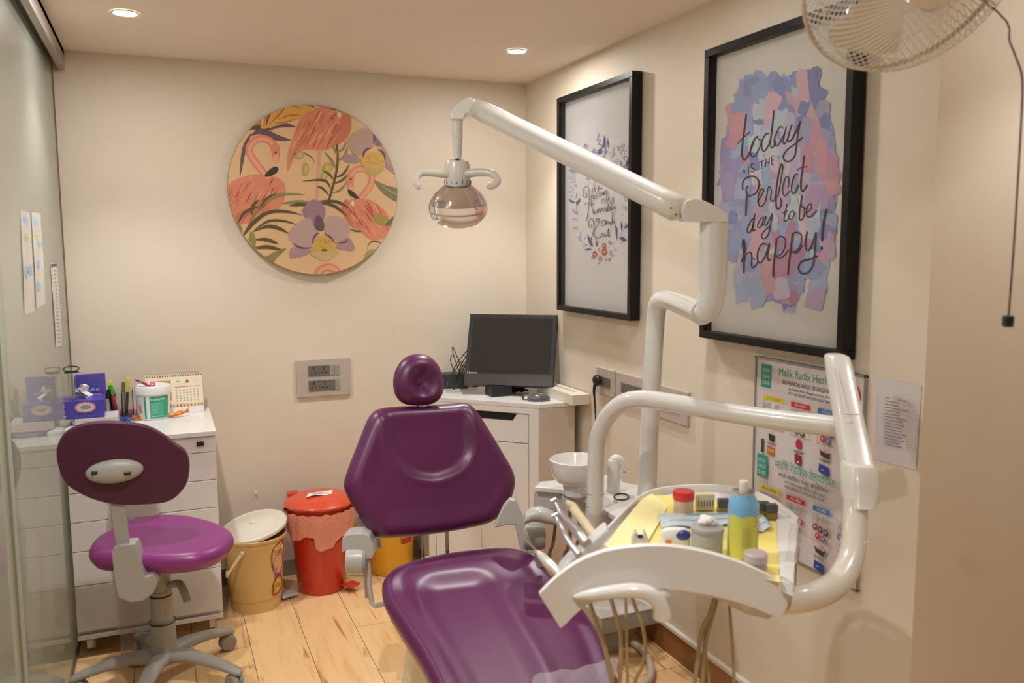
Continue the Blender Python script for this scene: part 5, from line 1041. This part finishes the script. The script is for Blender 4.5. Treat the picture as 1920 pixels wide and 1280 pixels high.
# ============================================================ INSTRUMENT TRAY UNIT
db = Dp(1113, 985, 2.56)
t = thing('instrument_delivery_unit', 'white swinging arm carrying the instrument tray with its grab handle and hoses', 'dental delivery unit', V((db.x, db.y, zs_)))
SEG = mat('grey_white_tube', (.60, .56, .50), .3, coat=.4)
part('lower_arm', MB().tube([V((db.x, db.y, zs_-.06)), Dp(1113, 985, 2.56), Dp(1116, 930, 2.55), Dp(1118, 850, 2.53), Dp(1124, 812, 2.51), Dp(1140, 780, 2.48), Dp(1165, 757, 2.44), Dp(1195, 748.5, 2.40), Dp(1240, 752, 2.35), Dp(1400, 779, 2.18), Dp(1572, 800, 2.03)], .0255, 28, 5), WHITEG, t)
part('collar', MB().tube([Dp(1113, 992, 2.56), Dp(1115, 945, 2.555)], .0262, 28).tube([Dp(1115, 945, 2.555), Dp(1116, 925, 2.55)], .0258, 28), SEG, t)
for x, y, tt in ((1113.5, 972, 2.56), (1115, 948, 2.555), (1116, 925, 2.55)): part('joint_ring', MB().tube([Dp(x, y+1, tt), Dp(x, y-1, tt)], .0266, 28), GREY, t)
def rr(P, w1, w2, t1, t2, n=18):    # rounded box along a path
    rings = []
    for (x, y, tt), w_, d_ in P:
        c_ = Dp(x, y, tt); rings.append([c_+RH*(w_/2*abs(math.cos(q_))**.55*math.copysign(1, math.cos(q_)))+FH*(d_/2*abs(math.sin(q_))**.55*math.copysign(1, math.sin(q_))) for q_ in [j*2*math.pi/28 for j in range(28)]])
    return MB().loft(rings)
part('spring_arm', rr([((1568, 664, 2.02), .036, .05), ((1569, 668, 2.02), .050, .06), ((1573, 690, 2.0), .054, .065), ((1592, 790, 1.92), .058, .07), ((1607, 868, 1.85), .062, .07), ((1610, 876, 1.84), .06, .07)], 0, 0, 0, 0), WHITEG, t)
part('arm_end_block', rr([((1609, 868, 1.83), .054, .07), ((1610, 873, 1.83), .064, .08), ((1612, 905, 1.82), .066, .08), ((1612, 935, 1.81), .064, .08), ((1611, 946, 1.80), .050, .07)], 0, 0, 0, 0), PLASTW, t)
part('seam_plate', MB().tube([Dp(1582, 776, 1.885), Dp(1611, 777, 1.885)], .0012, 6).tube([Dp(1566, 690, 1.965), Dp(1583, 776, 1.885)], .001, 6), SEG, t)
part('swivel_tube', MB().tube([Dp(1605, 940, 1.80), Dp(1603, 965, 1.79), Dp(1601, 1010, 1.76), Dp(1594, 1050, 1.73), Dp(1574, 1088, 1.69), Dp(1540, 1112, 1.65), Dp(1500, 1122, 1.62), Dp(1455, 1126, 1.62), Dp(1400, 1120, 1.66)], [.0255, .025, .025, .0255, .0265, .0265, .026, .025, .024], 28, 5), mat('ivory_enamel', (.68, .63, .54), .25, coat=.5), t)
part('cable_tie', MB().tube([Dp(1602, 1012, 1.76)+(RH*math.cos(q_*.3142)+FH*math.sin(q_*.3142))*.0265+UP*(.003*math.cos(q_*.3142)) for q_ in range(21)], .002, 8, cap=False), PLASTW, t)
# tray
zt_ = .888
lp0 = Dp(1250, 1060, 1.55)
def L_(x, y, k=0): return PL(x, y, lp0, -FH)+FH*k
lip_top = catmull([V((x, y, 0)) for x, y in ((1011, 1113), (1045, 1080), (1085, 1052), (1130, 1034), (1180, 1025), (1230, 1022), (1280, 1026), (1330, 1036), (1385, 1053), (1440, 1077), (1490, 1104))], 4)
lip_bot = catmull([V((x, y, 0)) for x, y in ((1470, 1147), (1460, 1155), (1445, 1152), (1400, 1134), (1350, 1120), (1300, 1110), (1250, 1103), (1200, 1104), (1150, 1112), (1110, 1128), (1080, 1150), (1052, 1179))], 3)
lp = [(p.x, p.y) for p in lip_top]+[(p.x, p.y) for p in lip_bot]
# curved in plan: the panel bows towards the dentist
def bow(x): return 0
P3 = []
front = [L_(x, y, bow(x)) for x, y in lp]
mbx = MB(); P2 = [V((x, y, 0)) for x, y in lp]; Tt = tessellate_polygon([P2]); nV = len(lp)
# sliced strips keep the bow smooth
cols_x = [1011+i*(479/48) for i in range(49)]
def yb_at(x, arr):
    for p, q_ in zip(arr, arr[1:]):
        if min(p.x, q_.x) <= x <= max(p.x, q_.x) and abs(p.x-q_.x) > 1e-6: return p.y+(q_.y-p.y)*(x-p.x)/(q_.x-p.x)
    return None
rings = []
for x in cols_x:
    yt = yb_at(x, lip_top) or 1113
    if x < 1052: yb_ = 1114+(x-1011)/41*(1179-1114)
    elif x > 1468: yb_ = 1152-(x-1468)/22*(1152-1106)
    else: yb_ = yb_at(x, lip_bot) or 1150
    b_ = bow(x); rings.append([L_(x, yt+1.5, b_), L_(x, yt, b_+.003), L_(x, yt, b_+.013), L_(x, yb_, b_+.013), L_(x, yb_, b_)])
part('front_panel', MB().loft(rings), WHITEG, t, angle=50)
hx_ = part('grab_handle', MB().tube([L_(1078, 1118, -.002), L_(1105, 1106, -.020), L_(1150, 1097, -.028), L_(1185, 1094, -.030), L_(1210, 1099, -.030), L_(1226, 1112, -.028), L_(1235, 1130, -.024), L_(1238, 1146, -.020)], [.004, .010, .0125, .0135, .014, .0145, .0155, .017], 22, 5), WHITEG, t)
part('handle_mount', MB().tube([L_(1228, 1118, -.02), L_(1250, 1120, .02)], [.010, .014], 16), WHITEG, t)
pan = [Zp(x, y, zt_) for x, y in ((1098, 1048), (1128, 1020), (1170, 975), (1200, 945), (1235, 929), (1290, 922), (1350, 922), (1400, 930), (1450, 952), (1497, 985), (1487, 1098), (1440, 1078), (1385, 1057), (1330, 1041), (1280, 1032), (1230, 1029), (1180, 1031), (1130, 1040))]
part('tray_pan', MB().prism(pan, (0, 0, -.02)), WHITEG, t)
part('tray_underside', MB().loft([[sum(pan, V())/len(pan)*(1-s_)+p*s_-UP*z for p in pan] for s_, z in ((.93, .0205), (.90, .06), (.80, .09), (.60, .106), (.3, .112))]), mat('ivory_enamel', 0), t)
# raised rim around the back and right
rim = [Zp(x, y, zt_) for x, y in ((1098, 1048), (1128, 1020), (1170, 975), (1200, 945), (1235, 929), (1290, 922), (1350, 922), (1400, 930), (1450, 952), (1492, 985))]
rim = catmull(rim, 5); rings = []
for i, p in enumerate(rim):
    tg = (rim[min(i+1, len(rim)-1)]-rim[max(i-1, 0)]).normalized(); o_ = V((tg.y, -tg.x, 0))*-1
    rings.append([p+o_*0.0, p+o_*.004+UP*.016, p+o_*.008+UP*.017, p+o_*.010-UP*.004])
part('tray_rim', MB().loft(rings), WHITEG, t)
part('side_guard', MB().prism([Zp(1455, 958, zt_+.0005), Zp(1462, 1083, zt_+.0005), Zp(1487, 1098, zt_+.0005), Zp(1497, 985, zt_+.0005)], (0, 0, .006)), WHITEG, t)
part('splash_guard', MB().prism([Zp(1497, 985, zt_), Zp(1490, 1098, zt_), Zp(1490, 1098, zt_)+UP*.04, Zp(1497, 985, zt_)+UP*.035], V((.0025, 0, 0))), CLEAR, t, smooth=False)
# rack with the handpieces along the left edge
part('instrument_rack', MB().prism([Dp(x, y, 1.66) for x, y in ((1046, 1076), (1062, 1056), (1110, 1015), (1138, 990), (1146, 1000), (1120, 1032), (1076, 1068))], FH*.05), mat('milky_plastic', (.80, .80, .80), .2, trans=.35, coat=.4, ior=1.3), t, bevel=.006)
def hose(P, r, tt=1.62): return part('hose', MB().tube([Dp(x, y, d) for x, y, d in P], r, 10, 5), HOSE, t)
hose([(1100, 1110, 1.62), (1112, 1150, 1.62), (1130, 1200, 1.64), (1142, 1250, 1.66), (1150, 1300, 1.7), (1152, 1420, 1.8)], .0048)
hose([(1140, 1105, 1.62), (1152, 1145, 1.62), (1164, 1190, 1.64), (1164, 1250, 1.66), (1160, 1300, 1.7), (1162, 1420, 1.8)], .0044)
hose([(1171, 1105, 1.62), (1174, 1150, 1.62), (1175, 1210, 1.64), (1177, 1290, 1.68), (1180, 1420, 1.8)], .003)
hose([(1178, 1100, 1.62), (1192, 1140, 1.62), (1206, 1180, 1.64), (1210, 1215, 1.65), (1203, 1250, 1.66), (1188, 1290, 1.7), (1170, 1420, 1.8)], .0038)
hose([(1340, 1120, 1.72), (1332, 1150, 1.72), (1316, 1180, 1.73), (1310, 1225, 1.74), (1302, 1290, 1.76), (1295, 1420, 1.85)], .0048)
hose([(1345, 1120, 1.73), (1334, 1160, 1.73), (1322, 1210, 1.74), (1316, 1290, 1.77), (1310, 1420, 1.85)], .0046)
hose([(1338, 1120, 1.75), (1322, 1180, 1.75), (1324, 1230, 1.76), (1330, 1290, 1.78), (1335, 1420, 1.85)], .003)
hose([(1366, 1122, 1.7), (1370, 1170, 1.7), (1374, 1225, 1.72), (1377, 1290, 1.75), (1380, 1420, 1.85)], .0034)
# instruments resting in the rack
def inst(name, label, cat, base): return thing(name, label, cat, base, 'dental instruments in the rack beside the tray')
SLV = mat('satin_silver', (.55, .54, .56), .28, metal=.7)
b = Dp(1052, 1085, 1.6)
i_ = inst('air_water_syringe', 'white and silver syringe with a long thin nozzle, lowest in the instrument rack', 'dental tool', b)
part('syringe_body', MB().tube([Dp(1054, 1088, 1.60), Dp(1046, 1072, 1.62), Dp(1030, 1057, 1.64), Dp(1015, 1042, 1.66), Dp(1008, 1034, 1.67)], [.0075, .0085, .010, .008, .004], 14, 4), mat('pearl_plastic', (.66, .64, .60), .15, metal=.3, coat=.8), i_)
part('nozzle', MB().tube([Dp(1008, 1034, 1.67), Dp(976, 1001, 1.70)], [.0018, .0013], 8), STEEL, i_)
b = Dp(1100, 1020, 1.68)
i_ = inst('dental_handpiece', 'silver angled handpiece with a small head, uppermost silver tool in the rack', 'dental tool', b)
part('handle', MB().tube([Dp(1100, 1018, 1.66), Dp(1087, 1001, 1.68), Dp(1072, 985, 1.69), Dp(1055, 968, 1.70), Dp(1047, 952, 1.71), Dp(1041, 940, 1.72)], [.0105, .0105, .0095, .0075, .0048, .0042], 16, 4), SLV, i_)
part('head', MB().tube([Dp(1034, 941, 1.72), Dp(1044, 936, 1.72)], .0062, 14), SLV, i_)
part('grip_ring', MB().tube([Dp(1072, 989, 1.69), Dp(1074, 987, 1.69)], .0102, 16), BLACK, i_)
b = Dp(1085, 1040, 1.66)
i_ = inst('suction_tip', 'grey curved handpiece with a capped top, between the syringe and the angled handpiece', 'dental tool', b)
part('handle', MB().tube([Dp(1086, 1040, 1.63), Dp(1072, 1022, 1.65), Dp(1058, 1000, 1.67), Dp(1048, 980, 1.68), Dp(1043, 968, 1.69)], [.007, .0065, .0058, .0048, .004], 14, 4), SLV, i_)
part('head', MB().tube([Dp(1036, 969, 1.69), Dp(1047, 963, 1.69)], .0055, 14), SLV, i_)
b = Dp(1112, 1003, 1.7)
i_ = inst('ultrasonic_scaler', 'cream coloured scaler handpiece with a needle tip, rightmost tool in the rack', 'dental tool', b)
part('handle', MB().tube([Dp(1114, 1005, 1.70), Dp(1100, 985, 1.72), Dp(1082, 962, 1.74), Dp(1074, 950, 1.75), Dp(1066, 944, 1.75), Dp(1061, 940, 1.75)], [.0085, .0095, .0095, .0095, .007, .004], 16, 4), mat('cream_handpiece', (.68, .58, .38), .35), i_)
part('tip', MB().tube([Dp(1061, 940, 1.75), Dp(1055, 932, 1.755), Dp(1056, 926, 1.76)], [.002, .0014, .0008], 8), STEEL, i_)

# ---- things on the tray
TZ = zt_+.001
def nap(u, v):
    a_, b_, c_, d_ = Zp(1213, 926, TZ), Zp(1462, 950, TZ), Zp(1462, 1092, TZ), Zp(1132, 1042, TZ)
    p = a_.lerp(b_, u).lerp(d_.lerp(c_, u), v); return p+UP*(.0015+.0012*math.sin(9*u+4*v)*math.sin(5*v))
NAP = mat('yellow_napkin', (.80, .67, .20), .8, bump=.2, bscale=120)
solo('napkin', MB().grid(nap, 30, 20), NAP, 'yellow napkin spread over the instrument tray', 'napkin', Zp(1300, 990, TZ))
def nap2(u, v):
    a_, b_, c_, d_ = Zp(1215, 926, TZ), Zp(1252, 952, TZ), Zp(1215, 1020, TZ), Zp(1128, 1036, TZ)
    return a_.lerp(b_, u).lerp(d_.lerp(c_, u), v)+UP*(.006+.003*math.sin(4*u+3*v))
solo('napkin', MB().grid(nap2, 16, 16), mat('pale_yellow_napkin', (.85, .76, .38), .8, bump=.2, bscale=120), 'paler folded corner of napkin at the left of the tray', 'napkin', Zp(1200, 980, TZ))
T2 = zt_+.0045
def on(x, y): return Zp(x, y, T2)
b = on(1391, 1046); 
t = thing('spray_can', 'blue and yellow spray can with a white nozzle on the tray', 'spray can', b)
part('can', MB().lathe(b, [(.027, 0), (.029, .003), (.029, .104), (.027, .116), (.021, .128), (.020, .131)], n=44), mat('sky_blue_can', (.18, .46, .72), .25, coat=.5), t)
part('rim', MB().lathe(b, [(.020, .130), (.0215, .132), (.0215, .136), (.018, .137), (.001, .137)], n=32), STEEL, t)
part('nozzle', MB().lathe(b, [(.0085, .137), (.009, .139), (.009, .153), (.008, .155), (.001, .155)], n=24), PLASTW, t)
def cn(u, v, z): a_ = math.radians(-190+200*u); return b+V(((.0292+z)*math.cos(a_), (.0292+z)*math.sin(a_), .002+.1*v))
A = Art(cn)
def wrapstrip(y0, y1, c, u0=0, u1=1, n=24, f=None):
    for i in range(n):
        a_, b_ = u0+(u1-u0)*i/n, u0+(u1-u0)*(i+1)/n; e0 = f(a_) if f else 0; e1 = f(b_) if f else 0
        A.poly([(a_, y0), (b_, y0), (b_, y1+e1), (a_, y1+e0)], c); A.z -= A.step
    A.z += A.step
wrapstrip(0, .86, '#d2cf5a', n=48, f=lambda u: .05*abs(math.sin(u*11)))
A.text('Relief', .56, .76, .05, '#3f8f4a', w=.16); wrapstrip(.70, .712, '#c98a5a', .5, .8, 8)
wrapstrip(.12, .28, '#6f8f78', .66, .8, 5); wrapstrip(.45, .66, '#b8b078', .64, .78, 5)
for i in range(9): wrapstrip(.3+i*.045, .31+i*.045, '#8a9468', .3, .45+.05*(i % 2), 5)
wrapstrip(.03, .06, '#2f6fae', .52, .6, 3); A.build('label', t)
b = on(1281, 962)
t = thing('specimen_jar', 'small clear jar with a red screw lid at the back of the tray', 'jar', b)
part('jar_body', MB().lathe(b, [(.021, 0), (.0225, .002), (.0225, .036), (.001, .036)], n=32), mat('amber_clear', (.80, .55, .36), .2, coat=.5, trans=.3), t)
part('jar_lid', MB().lathe(b, [(.0235, .033), (.0245, .035), (.0245, .050), (.023, .053), (.001, .053)], n=36), mat('red_lid', (.62, .02, .02), .3, coat=.4), t)
b = on(1321, 955)
t = thing('bur_block', 'cream slotted bur block beside the red lidded jar', 'bur block', b)
part('block', MB().obox(b+UP*.02, (.043, .02, .04), (RH, FH, UP)), mat('cream_block', (.72, .66, .44), .35), t, bevel=.003)
for k in range(6): part('slot', MB().obox(b+UP*.018-FH*.0103+RH*(-.016+.0064*k), (.002, .0012, .014), (RH, FH, UP)), SOCK, t)
for x, y, lb in ((1356, 962, 'dark clear-topped box half hidden behind the spray can, on its left'), (1432, 968, 'dark clear-topped box just right of the spray can'), (1446, 972, 'dark clear-topped box nearest the right end of the tray')):
    b = on(x, y); t = thing('bur_case', lb, 'case', b, 'dark little cases at the back of the tray')
    part('case_base', MB().obox(b+UP*.008, (.026, .02, .016), (RH, FH, UP)), mat('amber_case', (.22, .14, .02), .2, coat=.6), t, bevel=.002)
    part('case_lid', MB().obox(b+UP*.025, (.026, .02, .018), (RH, FH, UP)), mat('smoke_case', (.045, .045, .055), .15, coat=.8), t, bevel=.003)
def pouch(name, label, pts, c):
    P = [on(*p) for p in pts]
    def f(u, v): return P[0].lerp(P[1], u).lerp(P[3].lerp(P[2], u), v)+UP*(.004+.003*math.sin(3*math.pi*u)*v+.006*math.sin(math.pi*v))
    t = thing(name, label, 'pouch', sum(P, V())/4); part('film', MB().grid(f, 20, 8), mat('pouch_blue', (.55, .66, .72), .25, coat=.6), t)
    A = Art(lambda u, v, z: f(u, v)+UP*(z+.0004)); A.rect(.3, .3, .8, .36, '#6f9fb8'); A.rect(.1, .7, .9, .74, '#9fc0d0'); A.text('STERILE', .3, .15, .08, '#6f9fb8', w=.2); A.build('print', t)
pouch('sterile_pouch', 'pale blue sterilisation pouch lying across the middle of the tray', ((1234, 965), (1400, 962), (1402, 985), (1240, 992)), 0)
pouch('sterile_pouch', 'end of a pale blue pouch sticking out right of the spray can', ((1410, 972), (1425, 965), (1447, 992), (1412, 1002)), 0)
b = on(1266, 1032)
t = thing('floss_dispenser', 'white oval floss dispenser with a dark blue flap on the tray', 'dispenser', b)
part('case', MB().loft([[b+RH*(w_*math.cos(q_))+FH*(.013*s_*math.sin(q_))+UP*z for q_ in [j*2*math.pi/28 for j in range(28)]] for w_, s_, z in ((.026, .9, 0), (.030, 1, .004), (.030, 1, .034), (.028, .95, .042), (.022, .8, .046))]), mat('dispenser_white', (.80, .79, .77), .25, coat=.5), t)
part('flap', MB().ell(b+RH*.012+UP*.035-FH*.008, (.017, .008, .011), (RH, FH, UP)), mat('navy_flap', (.02, .04, .28), .25, coat=.5), t)
part('orange_label', MB().obox(b-RH*.016-FH*.0125+UP*.022, (.012, .001, .009), (RH, FH, UP)), mat('orange_label', (.80, .20, .05), .4), t, label='small orange label')
b = on(1325, 1040)
t = thing('cotton_jar', 'clear round dispenser with cotton on top, left of the spray can', 'jar', b)
part('jar_body', MB().lathe(b, [(.030, 0), (.031, .003), (.031, .052), (.028, .056), (.001, .056)], n=40), mat('silvery_clear', (.62, .61, .58), .18, trans=.45, coat=.8, ior=1.3), t)
part('jar_lid', MB().lathe(b, [(.032, .050), (.033, .052), (.032, .058), (.016, .063), (.001, .064)], n=40), mat('clear_lid', (.75, .74, .72), .12, trans=.6, ior=1.25), t)
q = MB()
for i in range(7): q.ell(b+V((.010*math.cos(i*.9), .008*math.sin(i*.9), .067+.003*(i % 3))), (.010, .009, .007), n=12, m=8)
part('cotton', q, mat('cotton', (.84, .80, .76), .9, bump=.5, bscale=200), t)
part('inner_tape', MB().lathe(b, [(.020, .004), (.020, .048), (.001, .048)], n=28), mat('olive_roll', (.45, .50, .12), .4), t)
b = on(1199, 1032)
t = thing('matrix_clip', 'small white notched holder at the left front of the tray', 'holder', b)
part('holder_body', MB().prism([b+RH*x+UP*z-FH*.008 for x, z in ((-.017, 0), (.017, 0), (.017, .026), (.013, .036), (.010, .042), (.007, .042), (.006, .034), (-.006, .034), (-.007, .042), (-.010, .042), (-.013, .036), (-.017, .026))], FH*.016), PLASTW, t, bevel=.002)
part('dark_insert', MB().obox(b+UP*.0325-FH*.0085, (.010, .001, .007), (RH, FH, UP)), BLACK, t)
b = Zp(1416, 1068, T2)
t = thing('putty_jar', 'short mauve jar at the front right of the tray', 'jar', b)
part('jar_body', MB().lathe(b, [(.020, 0), (.0215, .003), (.0215, .018), (.001, .018)], n=32), mat('mauve_jar', (.40, .30, .32), .3, coat=.5), t)
part('jar_lid', MB().lathe(b, [(.0225, .018), (.0225, .020), (.022, .032), (.019, .035), (.001, .035)], n=32), mat('mauve_lid', (.52, .44, .46), .25, coat=.6), t)

# ============================================================ WALL FAN
fc = Dp(1712, -72, 1.36); vd = (fc-CAM).normalized()
fax = (-vd*.80+RH*.50-UP*.34).normalized()
t = thing('wall_fan', 'white caged wall fan at the top right corner with a black pull cord', 'fan', (XR-.035, fc.y+.12, fc.z+.1))
fx, fyy, _z = basis(fax); RF = .182
WIRE = mat('fan_wire', (.80, .76, .70), .35, coat=.4)
def fp(r, a_, h_): return fc+fx*(r*math.cos(a_))+fyy*(r*math.sin(a_))+fax*h_
for sgn, nm in ((1, 'front_cage'), (-1, 'rear_cage')):
    q = MB(); nw = 90
    for k in range(nw):
        a_ = 2*math.pi*k/nw
        q.tube([fp(.040, a_+.16*sgn, sgn*.078), fp(.085, a_+.10*sgn, sgn*.076), fp(.135, a_+.05*sgn, sgn*.064), fp(.168, a_+.01*sgn, sgn*.040), fp(RF, a_, sgn*.006)], .0012, 5, 2)
    for r, h_ in ((.135, .064), (.168, .040)): q.tube([fp(r, x*math.pi/30, sgn*h_) for x in range(61)], .0014, 6, cap=False)
    part(nm, q, WIRE, t)
part('cage_ring', MB().tube([fp(RF+.001, x*math.pi/36, 0) for x in range(73)], .0042, 8, cap=False), mat('aged_ring', (.62, .56, .47), .4), t)
part('badge', MB().lathe(fc+fax*.078, [(.044, -.004), (.045, 0), (.040, .005), (.001, .007)], axis=fax, n=36), mat('fan_white', (.78, .73, .65), .3, coat=.4), t)
for k in range(3):
    a_ = k*2.0944+.4; bl_ = []
    def blade(u, v, a_=a_):
        r = .035+.125*u; w_ = .55+.5*u-.35*u*u; an = a_+(v-.5)*w_*1.3; return fp(r, an, -.010+.022*(v-.5)*(1-.3*u))
    q = MB().grid(blade, 14, 12); part('blade', q, mat('fan_blade', (.78, .72, .63), .3, coat=.3), t)
part('blade_hub', MB().lathe(fc-fax*.02, [(.036, 0), (.036, .03), (.02, .04), (.001, .042)], axis=fax, n=28), mat('fan_white', 0), t)
part('motor', MB().lathe(fc-fax*.17, [(.001, -.01), (.04, 0), (.056, .03), (.058, .08), (.045, .10), (.001, .10)], axis=fax, n=32), mat('fan_white', 0), t)
wb = V((XR-.035, fc.y+.12, fc.z+.1))
part('wall_bracket', MB().tube([fc-fax*.14, fc-fax*.14+V((.1, .03, .05)), V((wb.x-.02, wb.y, wb.z))], .02, 14, 5).obox(V((wb.x-.01, wb.y, wb.z-.02)), (.02, .09, .16)), mat('fan_white', 0), t, bevel=.004)
part('pull_cord', MB().tube([fc-fax*.13+V((.06, .02, 0)), Dp(1868, 20, 1.40), Dp(1893, 78, 1.33), Dp(1905, 108, 1.32), Dp(1917, 152, 1.32), Dp(1913, 260, 1.33), Dp(1901, 460, 1.34), Dp(1891, 592, 1.35)], .0016, 6, 4), mat('brown_cord', (.05, .035, .025), .6), t)
part('cord_weight', MB().obox(Dp(1890, 602, 1.35), (.014, .014, .019), (RH, FH, UP)), BLACK, t, bevel=.003)
